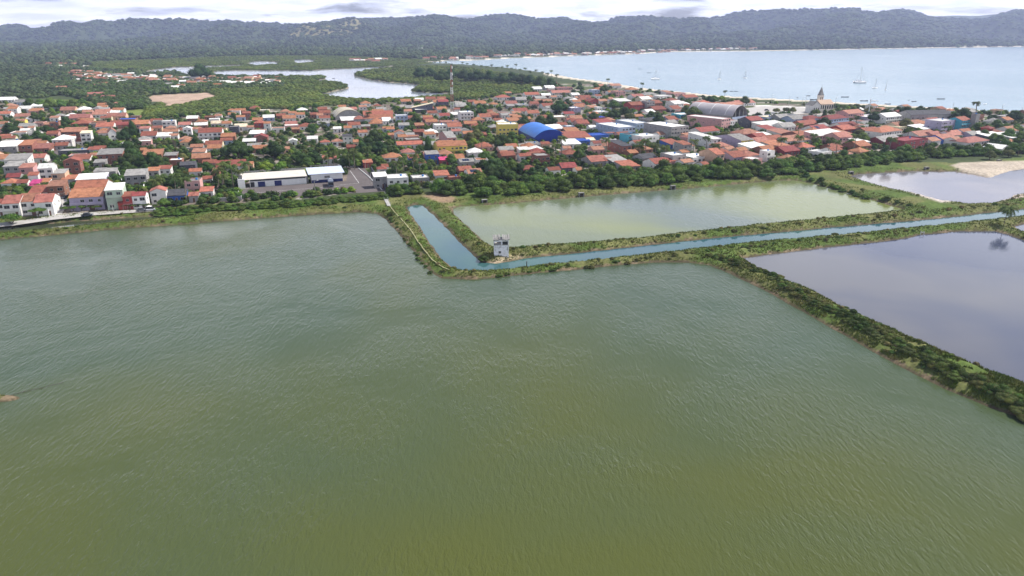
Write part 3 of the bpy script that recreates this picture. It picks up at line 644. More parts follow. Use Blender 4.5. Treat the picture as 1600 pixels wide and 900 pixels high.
# trees among the houses: (x of crown, y of crown top, width) in the photograph
TL = {
 'dark': '52,172,18 70,192,17 39,206,20 56,200,22 72,208,20 100,179,18 99,188,18 117,191,14 12,187,24 25,185,16 153,208,22 191,200,22 214,197,16 157,207,28 176,215,24 197,214,36 197,232,30 304,210,22 262,268,28 282,264,26 320,247,26 426,212,36 548,160,12 465,230,26 490,234,26 478,180,16 485,190,20 515,203,16 583,198,28 575,210,26 592,214,28 752,163,18 785,202,32 875,150,28 820,176,24 845,176,22 860,175,22 907,130,12 945,129,16 928,171,18 960,166,22 978,162,22 1018,170,18 1030,174,20 1110,147,14 1165,147,18 1132,153,14 1370,170,22 1385,166,16 1420,161,22 1440,162,14 1510,164,26 1405,163,14 1590,167,24 1555,176,14 1340,163,14 1290,178,22 1000,171,14 1495,172,20 770,240,32 785,254,30 205,228,26 218,240,24 235,232,30 247,240,28 196,248,24 226,252,20 210,212,18 565,218,24 605,222,20 555,232,22 540,240,24 500,220,20 472,236,22 765,256,24 755,244,24 800,262,24 745,262,20 820,268,18 840,255,18 690,103,26 705,101,22 725,103,24 745,104,24 765,106,22 785,108,24 800,108,22 815,110,22 828,113,20 845,114,24 860,118,20 672,102,20 655,101,22 735,108,20 812,250,22 832,258,18',
 'mid': '44,151,17 60,149,20 76,150,22 92,149,22 112,152,20 126,150,14 140,157,14 246,278,18 254,304,20 400,178,12 416,170,16 335,231,16 351,199,14 480,244,20 560,236,24 575,234,22 590,238,20 600,230,16 520,226,22 600,203,14 608,213,16 655,223,12 705,238,20 720,234,10 623,186,14 640,184,14 650,175,18 645,194,12 677,188,16 668,193,12 750,188,20 765,206,20 800,203,18 757,230,24 800,247,24 838,247,14 905,231,20 932,128,10 960,152,18 945,145,14 1090,190,16 1120,195,14 1085,159,26 1073,162,18 1117,145,16 1151,191,12 1145,153,12 1277,167,13 1300,168,12 1320,167,14 1335,164,16 1335,203,20 1350,204,22 1436,195,16 1530,189,20 1545,187,20 1560,184,20 1575,187,20 1592,189,20 1540,200,18 1555,206,16 1580,198,22 1597,203,18 1520,196,16 1332,215,18 780,262,20 800,266,20 750,262,24 770,275,22 1565,208,18',
 'bright': '414,245,24 411,232,12 438,248,18 262,212,10 181,276,18 815,206,14 740,211,20 757,219,14 1128,146,12 1278,211,16 878,246,16 560,250,12 1215,187,12 958,236,10',
 'olive': '284,236,18 1135,199,18 1250,189,12 1418,181,22 1362,188,10 985,171,18 735,203,22 745,198,20 1345,197,16 1240,165,12 1215,165,12 1230,164,12 888,250,16 880,242,20 1580,228,18 1550,232,18',
 'round': '368,210,50', 'tall': '204,186,16 668,210,16 1290,169,10',
 'umbrella': '57,323,24 100,322,14 113,321,14 126,320,14 138,319,13 150,320,14 193,318,13 206,318,13 218,317,13 230,317,13 242,318,13 12,326,34 1372,168,12 1595,224,26'}
for kd, s in TL.items():
    for rec in s.split():
        a, b, c = map(float, rec.split(',')); tree(a, b, c, kd)
g = P(276, 240, 1.4); bt = empty('bare_tree', g, 1.0, 13.0); link('branches', bare_mesh(), bt)
tag(bt, 'leafless grey tree standing among the houses left of the big round tree', 'tree')
PL = '1340,180 1250,211 1275,214 1298,214 1338,209 1421,198 1106,212 1085,217 1070,183 1083,184 948,214,13 878,212,12 868,224 905,226 1002,220 1010,216,12 1025,224 1040,226 338,262 345,255 352,251 360,256 370,264 382,251 241,278 250,272 270,270 286,276 630,244 645,240 655,247 618,250 575,174 503,190 520,236 535,232 545,238 552,232 512,240 742,196 752,214 1222,214 1270,208 1392,214 1310,218 1120,224 1000,226 680,96 688,94 696,96 706,99 722,95 730,97 740,98 752,100 760,103 768,99 776,103 784,102 792,100 800,104 806,98,13 812,106 820,104 828,109 838,107 848,110 856,112 862,108 870,114 950,121,11 1004,129 1133,141 345,272 575,228 498,230 1484,196 1250,192 1318,164,9'
for rec in PL.split():
    q = list(map(float, rec.split(','))); palm(q[0], q[1], q[2] if len(q) > 2 else None)
tree(312, 112, 34, 'dark', .42)
big = palm(1530, 158, 17, 4.2); big['label'] = 'tall lone palm rising above the seafront trees beside the concrete tower'
g = P(1568, 353, .9); o = empty('coconut_palm', g, .4); t_ = link('trunk', PT[1][0], o); t_.scale = (4.6, 4.6, 7.2)
c_ = link('fronds', palm_crown(9, 19), o); c_.location = (.12*4.6, 0, 7.1); c_.scale = (4.5, 4.5, 4.5)
tag(o, 'lone palm on the dike corner above the lilac pond at right', 'palm tree')
# ------------------------------------------------------------------ houses
NAMEW = dict(w='white', g='grey cement', b='bare brick', p='pink', y='yellow', c='cream', u='pale blue', v='lilac', n='pale green', k='charcoal', r='red', o='peach', B='blue', R='maroon', T='turquoise')
NAMER = dict(o='orange tile', p='salmon tile', r='red tile', t='brown tile', g='grey sheet', w='white sheet', d='dark sheet', k='charcoal sheet', c='cream sheet', b='blue sheet', m='magenta', n='green sheet')
def window_mesh(w, h, door=False, shutter=False):
    m = MB(); f = .07
    m.box(-w/2-f, w/2+f, -.05, .02, -f if not door else 0, 0, FRAME); m.box(-w/2-f, w/2+f, -.05, .02, h, h+f, FRAME)
    m.box(-w/2-f, -w/2, -.05, .02, 0, h, FRAME); m.box(w/2, w/2+f, -.05, .02, 0, h, FRAME)
    m.box(-w/2, w/2, -.02, .01, 0, h, DOORM if door else G_DARK)
    if not door: m.box(-.025, .025, -.04, -.02, 0, h, FRAME)
    return m.mesh('door' if door else 'window')
WIN = [window_mesh(1.1, 1.0), window_mesh(1.5, 1.1), window_mesh(.8, .8), window_mesh(2.0, 1.3)]
DOOR = [window_mesh(.95, 2.1, True), window_mesh(2.2, 2.2, True)]
def tank_mesh():
    m = MB(); m.tube((0, 0, 0), (0, 0, .75), .5, .58, 12, BLUEP); m.tube((0, 0, .75), (0, 0, .88), .6, .45, 12, BLUEP); return m.mesh('water_tank')
TANK = tank_mesh()
def roof_mb(m, kind, W, D, H, mat, rng, wallm, rise=None):
    """adds the roof (and any gable walls); returns top height"""
    ov = .35; th = .13; ri = rise if rise is not None else min(max(D*.20, .9), 2.6)
    if kind == 'g':          # ridge along the facade
        m.prismx([(-ov, H-.08), (D/2, H+ri-.05), (D+ov, H-.08), (D+ov, H+th-.08), (D/2, H+ri+th), (-ov, H+th-.08)], -.22, W+.22, mat); return H+ri
    if kind == 'f':          # gable to the front
        ri = rise if rise is not None else min(max(W*.2, .9), 2.6)
        m.prism([(-ov, H-.08), (-ov, H+th-.08), (W/2, H+ri+th), (W+ov, H+th-.08), (W+ov, H-.08), (W/2, H+ri-.05)][::-1], -.25, D+.25, mat); return H+ri
    if kind == 'h':
        ri = min(max(min(W, D)*.25, .9), 2.6); i = min(W, D)/2; e = H-.05
        if W >= D: a, b = (i, D/2), (W-i, D/2)
        else: a, b = (W/2, i), (W/2, D-i)
        o = ov
        m.poly([(-o, -o, e), (W+o, -o, e), (W+o, D+o, e), (-o, D+o, e), (a[0], a[1], e+ri), (b[0], b[1], e+ri), (-o, -o, e-.1), (W+o, -o, e-.1), (W+o, D+o, e-.1), (-o, D+o, e-.1)], mat,
               ([(0, 1, 5, 4), (1, 2, 5), (2, 3, 4, 5), (3, 0, 4)] if W >= D else [(0, 1, 4), (1, 2, 5, 4), (2, 3, 5), (3, 0, 4, 5)])+[(6, 9, 8, 7), (0, 6, 7, 1), (1, 7, 8, 2), (2, 8, 9, 3), (3, 9, 6, 0)]); return H+ri
    if kind == 's':          # mono pitch rising to the back
        ri = rise if rise is not None else min(D*.16, 1.8)
        m.prismx([(-ov, H-.06), (D+ov, H+ri-.06), (D+ov, H+ri+th-.06), (-ov, H+th-.06)], -.25, W+.25, mat); return H+ri
    # flat with a low parapet
    m.box(.16, W-.16, .16, D-.16, H-.15, H+.06, mat)
    return H
def wall_mb(m, kind, W, D, H, mat, rise=None):
    if kind == 'g':
        ri = rise if rise is not None else min(max(D*.20, .9), 2.6); m.prismx([(0, -1), (D, -1), (D, H-.02), (D/2, H+ri-.08), (0, H-.02)], 0, W, mat)
    elif kind == 'f':
        ri = rise if rise is not None else min(max(W*.2, .9), 2.6); m.prism([(0, -1), (W, -1), (W, H-.02), (W/2, H+ri-.08), (0, H-.02)], 0, D, mat)
    elif kind == 's':
        ri = rise if rise is not None else min(D*.16, 1.8); m.prismx([(0, -1), (D, -1), (D, H+ri-.08), (0, H-.08)], 0, W, mat)
    elif kind == 'F':
        t = .16; h2 = H+.45
        m.box(0, W, 0, D, -1, H-.16, mat); m.box(0, W, 0, t, H-.16, h2, mat); m.box(0, W, D-t, D, H-.16, h2, mat); m.box(0, t, t, D-t, H-.16, h2, mat); m.box(W-t, W, t, D-t, H-.16, h2, mat)
    else: m.box(0, W, 0, D, -1, H-.06, mat)
HOUSES = []      # (object, px, py, attributes)
FOOT = []        # footprints: centre and radius
def default_yaw(px): return math.radians(16 if px < 900 else (16+14*min(1, (px-900)/120)))
def house(px, py, wpx, ns, wc, rc, kind, opt='', name='house', label=None, join=None, vary=True, far=False):
    rr = random.Random(int(px*13+py*7))
    op = dict(q.split('=') for q in opt.split(';') if '=' in q); flags = [q for q in opt.split(';') if '=' not in q]
    H = float(op.get('H', ns*2.75+.35)); yaw = math.radians(float(op['y'])) if 'y' in op else default_yaw(px)+rr.uniform(-.05, .05)
    c = P(px, py, 1.45+H); s = mpp(px, py, 1.45+H)
    view = math.atan2(c.x, c.y); W = wpx*s/max(.55, math.cos(yaw+view)) if 'W' not in op else float(op['W'])
    D = float(op['d']) if 'd' in op else max(6.0, min(W*rr.uniform(.85, 1.2), 13))
    c.z = 1.45
    ex = Vector((math.cos(yaw), math.sin(yaw), 0)); org = c-ex*(W/2)
    FOOT.append((org+ex*(W/2)+Vector((-ex.y, ex.x, 0))*(D/2), math.hypot(W, D)/2))
    wm = WALL[wc]; rm = ROOF[rc]; rise = float(op['r']) if 'r' in op else None
    # openings: (x, z, mesh, name)
    ops = []; nw = max(1, min(int(W/2.7), 8)); per = W/nw
    if far: nw = min(nw, 3); per = W/nw
    for k in range(int(ns)):
        z0 = k*2.75
        for i in range(nw):
            x = per*(i+.5)
            if k == 0 and i == (nw//2 if nw > 1 else 0): ops.append((x, 0, DOOR[1] if per > 3.2 and rr.random() < .5 else DOOR[0], 'door'))
            elif rr.random() < .88: ops.append((x, z0+.95, WIN[0] if per < 2.6 else rr.choice(WIN[:2]+[WIN[3]]), 'window'))
    sops = []
    side = 1 if (yaw+view) < -.05 or px < 560 else -1           # the end wall one sees
    if not far:
        for k in range(int(ns)):
            for i in range(max(1, int(D/4.5))):
                if rr.random() < .6: sops.append((D/max(1, int(D/4.5))*(i+.5), k*2.75+1.0, WIN[2]))
    R4 = Matrix.Translation(org) @ Matrix.Rotation(yaw, 4, 'Z')
    if join is not None:
        m = MB(); wall_mb(m, kind, W, D, H, wm, rise); roof_mb(m, kind, W, D, H, rm, rr, wm, rise)
        for x, z, w_, nm in ops:
            ww = .55; m.box(x-ww, x+ww, -.03, .05, z, z+(2.1 if nm == 'door' else 1.05), G_DARK)
        join.add(m, R4); return None
    o = empty(name, org, yaw)
    m = MB(); wall_mb(m, kind, W, D, H, wm, rise); m.build('wall', o)
    if 'noroof' not in flags:
        m = MB(); roof_mb(m, kind, W, D, H, rm, rr, wm, rise); m.build('roof', o)
    for x, z, w_, nm in ops:
        q = link(nm, w_, o); q.location = (x, 0, z)
    for y, z, w_ in sops:
        q = link('window', w_, o); q.location = (W if side == 1 else 0, y, z); q.rotation_euler = (0, 0, math.pi/2*side)
    if 'b' in flags or (ns >= 2 and not far and rr.random() < .3 and vary):
        m = MB(); z = 2.75*(int(ns)-1); m.box(.1, W-.1, -1.1, -.004, z-.12, z, CONC); m.box(.1, W-.1, -1.1, -1.02, z, z+.9, wm)
        for x in (.15, W/2, W-.25): m.box(x, x+.12, -1.06, -.94, -1, z-.12, wm)
        m.build('balcony', o)
    if 'fy' in flags:
        m = MB(); m.box(.02, W-.02, -.015, -.003, -.5, H-.1, WALL['y']); m.build('yellow_front', o)
    if 's' in flags:
        m = MB(); ri = rise if rise is not None else min(max(D*.20, .9), 2.6) if kind == 'g' else min(D*.16, 1.8); L = D/2 if kind == 'g' else D
        for i in range(3):
            x0 = W*.2+i*1.35
            m.prismx([(L*.2, H+ri*.2+.13), (L*.75, H+ri*.75+.13), (L*.75, H+ri*.75+.22), (L*.2, H+ri*.2+.22)], x0, x0+1.25, SOLAR)
        m.build('solar_panel', o)
    if 'a' in flags:
        m = MB(); m.prismx([(-2.2, 2.3), (-.004, 2.75), (-.004, 2.85), (-2.2, 2.4)], 0, W, ROOF['m']); m.build('awning', o)
    if (kind == 'F' and rr.random() < .7) and not far:
        q = link('water_tank', TANK, o); q.location = (W*.7, D*.6, H+.06)
    HOUSES.append((o, px, py, dict(w=wc, r=rc, k=kind, n=int(ns), W=W, fl=flags, label=label, name=name))); return o
HL = """70,263,19,3,w,w,g,d=9|111,252,22,3,b,o,f|17,260,21,2,g,g,s|40,262,18,2,p,p,s|20,277,18,1,g,r,g|51,274,13,2,w,o,g|13,286,20,1,w,o,h|34,286,14,1,w,r,g|53,287,12,1,p,m,s,a|67,285,14,1,w,o,s|90,271,18,2,o,g,s|108,280,21,1,g,o,s|141,280,40,1,v,w,s,d=9
61,301,28,1,w,r,s|86,291,22,2,b,p,s|134,308,46,2,v,o,g,d=14|140,293,42,2,w,o,g,d=12|67,316,24,2,w,t,g,d=12|43,315,24,2,w,t,g,d=12|16,318,22,2,w,t,g,d=12|-8,318,20,2,w,r,g
8,229,28,2,g,w,s,d=13|35,227,24,2,b,o,s,d=12|61,222,16,1,b,p,g|63,232,22,1,b,p,s|57,247,20,1,w,t,g|24,250,30,2,w,g,s|96,218,26,2,w,w,h|118,221,18,1,w,r,h|112,206,30,2,b,t,s|133,208,14,3,w,c,s|91,206,16,1,k,p,f|84,192,12,2,b,p,F|84,184,12,1,w,p,s|126,193,26,1,b,r,h|124,184,28,1,p,p,g|48,185,12,1,w,w,s|34,182,20,1,c,p,g|31,189,12,1,y,p,g|19,170,12,2,w,o,g|6,178,16,1,w,o,g|36,170,18,1,g,w,s|105,172,20,1,o,p,g|130,171,18,1,w,w,h|150,170,14,1,w,g,f|155,179,20,1,w,p,g|8,213,14,1,w,o,g|25,201,12,1,b,p,g|38,204,12,1,g,w,g|48,200,8,1,w,p,g|17,221,22,1,g,g,F|115,236,42,1,k,g,F,d=10|146,234,18,1,w,r,s|147,243,12,1,p,p,g|10,156,20,1,w,w,g|31,160,16,1,u,g,g|64,166,30,1,w,w,s|87,167,22,1,u,w,s
163,198,24,1,w,o,g|162,208,16,1,w,p,s|197,187,24,1,b,b,F|181,182,26,1,o,p,g|179,176,13,1,T,w,g|181,164,22,1,v,p,h|160,176,22,1,w,p,g|190,195,20,1,b,r,g|218,194,24,1,p,o,g|225,201,14,2,w,p,s|246,190,14,2,g,g,F|263,190,19,2,w,w,F|232,212,22,1,w,r,g|266,200,14,1,g,p,h|288,195,18,1,w,p,g|300,185,16,1,b,w,g|292,201,12,2,w,w,f|255,213,20,1,w,w,s|271,212,12,1,w,p,g|306,202,14,1,w,p,g|171,241,34,2,b,g,s,d=11|155,232,16,1,b,r,g|223,235,8,1,b,o,g|266,243,18,1,b,g,s|307,230,18,1,g,t,g
155,254,16,1,g,g,s|154,268,14,1,w,g,s|171,268,16,1,g,g,s|211,274,30,2,g,g,s|238,267,17,2,g,o,s|256,264,18,2,w,o,s|177,297,24,3,n,w,s,b;d=9|198,307,13,2,r,r,s|216,306,19,2,w,r,g|193,317,16,1,r,r,s|246,299,22,2,w,t,f|275,306,28,1,B,k,s|300,284,22,2,p,g,F|274,251,18,1,b,w,F|293,258,22,1,k,k,g|305,268,18,1,w,o,g|302,306,14,1,g,t,g|322,299,19,1,w,o,s|324,280,13,1,w,r,g|361,260,44,1,w,r,g|391,257,8,1,o,o,g|337,268,10,1,b,p,s
328,207,34,2,w,r,g|338,193,16,1,w,c,g|354,193,14,1,w,o,g|314,190,16,1,w,o,h|341,181,10,1,w,p,g|362,179,11,1,w,o,g|376,183,13,1,u,o,g|385,177,12,2,b,o,g|376,198,18,1,w,c,g|405,192,16,2,r,o,h|417,193,10,2,w,o,g|391,199,10,1,w,p,g|365,199,14,2,k,g,F|389,221,19,1,k,w,s|407,215,20,1,b,r,f|448,233,9,1,o,p,g|452,185,20,1,w,o,g|455,194,18,1,w,p,g|439,181,14,1,b,r,g
515,248,21,1,w,o,s|575,254,14,1,r,o,s|597,264,14,1,w,r,h|595,276,20,2,g,w,s|472,172,16,1,b,w,h|469,179,14,1,w,o,g|457,177,12,1,w,o,g|462,202,12,1,b,t,g|535,167,11,1,w,o,g|551,171,13,2,g,p,g|548,188,28,1,b,w,s|544,200,12,1,w,o,g|527,201,12,1,w,w,g|543,213,14,2,w,k,g|488,217,16,1,w,w,s|508,222,14,1,w,o,h|527,221,16,1,w,p,h|556,222,8,2,c,o,g|549,230,14,1,r,r,g|567,207,14,1,w,o,g|605,201,14,1,w,o,g|589,190,18,1,w,o,h|604,187,13,1,u,w,g|500,180,10,1,w,p,g|491,179,12,1,b,r,g|504,171,14,1,b,r,g|458,220,12,1,w,w,f
641,226,40,1,w,o,g,d=9|614,246,28,1,w,o,h|638,238,20,1,w,p,h|647,247,16,1,B,o,s|676,241,20,2,B,g,s,b|657,255,18,1,w,r,s|707,228,46,2,y,o,g,b;d=12|706,215,14,2,p,g,g,d=26|691,274,22,1,w,o,s|658,279,26,1,g,w,F|622,279,32,2,w,w,F,b|711,278,18,1,b,r,F,noroof|728,266,20,1,b,o,g|743,271,22,1,w,p,g,s|752,276,12,1,w,o,s|730,253,22,1,g,g,g,s|602,261,10,1,w,r,g|694,250,13,1,r,m,s|759,229,24,1,p,o,h
628,181,18,2,u,w,F|638,174,12,1,w,p,g|658,171,18,1,k,w,s|672,170,13,1,b,r,g|691,171,15,1,w,o,g|693,159,16,2,k,r,g|676,177,15,1,w,o,g|695,181,16,1,w,r,g|670,187,16,1,b,r,g|656,196,14,1,b,t,g|730,176,20,3,w,w,F,b|713,179,12,1,g,w,s|721,165,16,1,w,g,g|714,171,10,1,w,r,g|689,196,17,2,w,w,F|704,191,28,1,p,p,F|711,198,22,1,w,o,g|713,205,14,1,w,p,g|727,204,14,1,w,g,f|624,207,14,2,w,o,f|610,202,13,1,u,o,g|629,214,13,1,w,o,g|613,211,12,1,p,o,g|641,211,14,1,n,g,g|655,206,16,1,b,r,g|603,189,10,1,w,w,g|750,162,17,1,w,o,g|738,159,12,1,b,r,g
801,230,17,1,y,o,g|820,234,16,1,w,w,s|789,239,10,1,w,p,g|820,244,15,1,w,r,g|835,225,20,1,w,g,F|853,225,13,1,o,r,g|842,237,20,1,r,r,h|849,244,21,2,b,g,F|829,264,22,1,b,r,h|867,266,18,1,w,r,g|890,262,24,1,k,r,g|906,266,9,1,w,o,g|895,225,26,1,w,w,s|887,232,12,1,w,p,g|869,201,24,1,p,w,s|892,198,12,1,u,w,F
788,152,22,1,w,o,h|773,163,13,1,w,o,h|800,162,18,1,w,p,g|832,148,22,1,w,o,g|840,139,14,1,w,w,g|846,131,10,1,w,w,g|862,131,18,1,w,p,g|860,137,15,1,g,w,g|883,137,24,1,p,p,F|877,145,28,1,w,p,g|854,149,14,1,b,w,g|900,148,12,1,w,w,g|836,162,13,1,p,r,g|858,166,18,1,w,r,g|834,177,18,1,w,o,g|815,174,22,1,w,r,g|860,173,14,1,w,g,F|813,156,20,1,g,g,g|818,164,16,1,w,g,F|791,180,14,1,w,g,g|759,183,18,1,w,o,g|754,161,12,1,w,o,g|774,180,11,1,b,r,g|779,188,13,1,w,r,g|890,178,16,1,w,r,g|900,169,15,2,v,w,F|903,191,19,1,w,r,g|876,183,22,1,c,w,F|880,195,14,1,w,r,g|817,197,11,1,w,r,g|832,189,8,2,p,p,F|803,181,13,1,w,p,g|846,154,17,1,b,g,g
980,199,26,2,u,w,F,d=30|1005,193,20,2,u,w,F,d=28|1063,198,26,3,g,w,F,d=30|938,212,26,1,B,b,F|990,211,17,2,T,k,F|1017,213,26,2,w,w,F|1038,210,13,1,w,p,g|980,228,15,2,b,k,s,d=16|991,239,13,1,b,o,g|934,224,12,2,w,r,g|924,219,12,1,c,c,g|988,260,24,1,g,o,s|970,252,24,1,k,g,s|1036,255,24,1,w,r,g|1049,252,13,1,p,o,g|937,252,26,1,g,t,g|953,251,11,1,w,r,g|958,241,13,1,b,t,F|1058,225,18,1,B,o,s,d=12|912,193,18,1,p,r,g|927,199,10,1,w,w,g|1016,247,22,1,g,k,g
963,134,16,1,w,p,g|991,140,15,1,w,o,h|956,144,10,1,w,o,g|970,143,14,2,p,p,F|1018,148,22,1,w,g,h|1041,143,13,1,k,g,F|1040,150,20,1,w,w,F|1054,157,16,1,w,r,h|999,151,17,1,w,p,g|1011,155,15,1,c,w,g|977,158,19,1,g,w,s|953,155,13,1,w,p,g|997,164,20,2,r,r,g|1017,159,12,3,g,g,F|1029,161,12,1,b,r,g|1032,171,18,1,b,r,g|1018,175,12,1,w,w,g|930,158,17,1,r,r,f|943,158,12,1,w,p,g|937,168,8,2,w,w,F|942,175,17,1,w,w,F|916,153,17,1,w,r,g|931,141,12,2,u,w,F|906,153,12,1,w,p,g|1026,187,24,1,g,k,F|941,184,17,1,b,b,F|1053,187,14,1,v,r,g|949,192,22,1,g,r,s
1110,205,28,1,w,r,g|1121,217,12,2,w,w,s,d=24|1133,228,16,1,g,p,h|1129,220,8,1,w,p,g|1168,219,18,2,v,g,g,d=26;fy|1143,233,12,1,w,p,g|1126,241,12,2,o,o,g,d=14|1157,245,20,1,v,r,g,d=13|1075,226,13,2,g,o,s,d=9|1062,243,20,2,g,w,F|1072,238,11,1,w,o,g|1097,246,26,1,w,w,F|1104,257,9,1,w,r,g|1176,243,24,1,w,t,h|1190,231,24,1,w,w,s|1053,192,13,1,w,g,g|1176,208,26,1,p,p,h|1190,213,15,1,r,r,g|1183,188,19,2,k,r,g|1195,222,19,1,w,p,g|1080,215,11,1,p,r,F|1205,237,11,2,w,w,F|1075,179,22,1,T,w,F|1143,189,18,2,w,p,F
1104,161,17,1,w,o,h|1120,165,18,1,w,o,g|1148,164,28,1,w,p,s|1167,161,26,1,w,p,g|1081,152,19,1,g,r,g|1062,146,18,1,p,p,F|1061,162,14,2,w,w,g|1059,170,13,1,w,r,g
1217,196,34,1,w,w,s,d=16|1209,202,16,1,w,r,s|1235,198,20,1,w,g,g|1230,208,20,1,w,p,s|1214,219,25,1,p,o,g|1223,228,21,1,g,o,s|1207,236,18,1,b,o,g|1240,220,17,1,w,p,g|1256,219,22,1,w,p,s|1264,230,17,1,w,o,h|1238,236,22,1,R,r,g|1268,212,28,1,b,o,g,d=18|1286,202,20,1,w,r,g,s|1301,210,36,2,p,w,s|1322,214,18,2,p,p,g|1332,216,14,1,w,w,s|1275,186,21,1,v,r,h|1268,194,24,1,b,r,g|1311,185,28,2,u,r,h,b|1331,197,22,1,w,r,g|1327,202,18,1,r,o,g|1338,177,22,2,p,p,g|1250,186,19,1,u,g,g|1228,184,17,1,g,g,g|1209,183,20,1,u,c,F|1353,228,16,1,b,o,g|1352,222,13,1,w,w,s
1369,182,26,1,v,w,F|1397,182,21,2,w,w,g|1417,177,16,1,b,r,g|1466,190,16,1,w,o,g|1453,201,20,1,k,w,s|1422,196,32,1,c,p,g|1367,206,20,1,k,o,g|1394,205,30,2,w,o,h|1412,199,12,1,c,c,F|1451,211,28,1,w,p,g|1396,220,27,1,R,g,g|1432,219,34,2,R,g,F,noroof|1463,220,13,1,w,p,g|1484,189,24,3,v,w,F|1511,188,15,3,T,o,g|1485,217,20,1,B,p,g|1498,211,18,1,w,p,g|1516,207,14,1,u,o,g|1526,211,13,1,v,g,g|1533,209,9,1,w,w,g|1467,211,14,1,p,p,g|1502,220,11,1,w,p,g|1530,221,32,1,w,p,h|1566,214,25,1,k,w,s|1572,232,14,1,w,w,f|1592,214,22,1,g,w,s|1588,182,26,1,k,g,F|1588,204,14,1,w,t,g
150,148,26,1,b,p,g|167,153,18,1,b,p,g|142,152,12,1,b,o,g|152,134,10,1,w,p,g|95,138,15,1,p,p,g|172,118,16,1,u,g,g|185,122,17,1,b,p,g|190,128,14,1,w,w,g|204,126,9,1,w,r,g|112,115,11,1,w,r,g|120,119,12,1,p,p,g|128,122,12,1,w,r,g|118,125,10,1,w,w,g|134,127,12,1,w,r,g|141,121,10,1,w,o,g|160,123,12,1,w,r,g|160,131,12,1,w,o,g|262,125,14,1,w,w,g|272,127,12,1,w,r,g|281,125,11,1,w,r,g|290,128,12,1,w,r,g|299,131,11,1,w,w,g|276,137,16,1,w,w,g|265,132,12,1,u,g,g|325,127,9,1,w,o,g|339,133,12,1,w,o,g|352,129,16,1,w,w,g|370,130,17,1,g,w,g|390,130,16,1,w,w,g|420,127,12,1,w,w,g|412,131,10,1,b,w,g"""
RECS = []
for rec in HL.replace('\n', '|').split('|'):
    f = rec.split(','); opt = ';'.join(f[7:]); RECS.append((float(f[0]), float(f[1]), float(f[2]), int(f[3]), f[4], f[5], f[6], opt))
RECS.sort(key=lambda r: -(r[2]*(r[2]*.5+(r[3]*2.75+.35)/mpp(r[0], r[1], 4.0))))
BACKM = MB()
for i, r in enumerate(RECS):
    if i < 283: house(*r[:7], r[7])
    else: house(*r[:7], r[7], join=BACKM)
# ---- the bigger buildings, each with its own form
def big(px, py, w, ns, wc, rc, k, opt, name, label):
    o = house(px, py, w, ns, wc, rc, k, opt, name=name, label=label, vary=False); return o
big(592, 185, 44, 1, 'w', 'o', 'g', 'd=15;y=12;H=4', 'market_hall', 'long low hall with orange tile roof, front one of the orange pair')
big(591, 179, 46, 1, 'w', 'o', 'g', 'd=15;y=12;H=4', 'market_hall', 'long hall with orange tile roof, rear one of the orange pair')
big(562, 186, 16, 1, 'g', 't', 'h', 'd=14;H=4', 'pavilion', 'brown hipped pavilion at the left end of the orange halls')
big(794, 195, 31, 3, 'y', 'w', 'F', 'H=10.5;d=13;y=8', 'apartment_block', 'tall yellow block with flat white roof beside the blue gym')
big(905, 215, 40, 1, 'w', 'r', 's', 'd=20;H=4.5;y=10', 'school_shed', 'long dark red roofed shed right of the blue gym')
big(905, 220, 34, 1, 'B', 'b', 's', 'd=5;H=3.2;y=10', 'canopy_shed', 'low blue canopy in front of the dark red roof')
big(1135, 186, 13, 3, 'p', 'w', 'F', 'd=34;y=40;H=8', 'school_block', 'long pink block with flat pale roof beside the grey arena')
big(1455, 179, 54, 2, 'g', 'k', 'g', 'd=16;y=12;H=7;r=3', 'seafront_hotel', 'long grey hotel with dark roof near the beach')
big(1529, 179, 5.5, 3, 'g', 'g', 'F', 'H=13;d=4', 'water_tower', 'narrow grey concrete tower in front of the dark seafront trees')
big(175, 207, 11, 2, 'w', 'p', 'f', 'H=7;d=14;y=30;r=2.6', 'chapel', 'small chapel with bright white gable front among the left houses')
big(802, 153, 7, 2, 'k', 'k', 'F', 'H=7;d=5', 'tank_house', 'small dark square tank house at the edge of the mangroves')
pg = big(1560, 208, 24, 1, 'r', 'r', 'h', 'd=14;H=3.2', 'pagoda_house', 'dark red two tier hipped house among trees at far right')
m = MB(); roof_mb(m, 'h', 7, 7, 0, ROOF['r'], random, None); m.box(.6, 6.4, .6, 6.4, -1.6, -.06, WALL['r']); q = m.build('upper_roof', pg); q.location = (3.5, 3.2, 6.6)

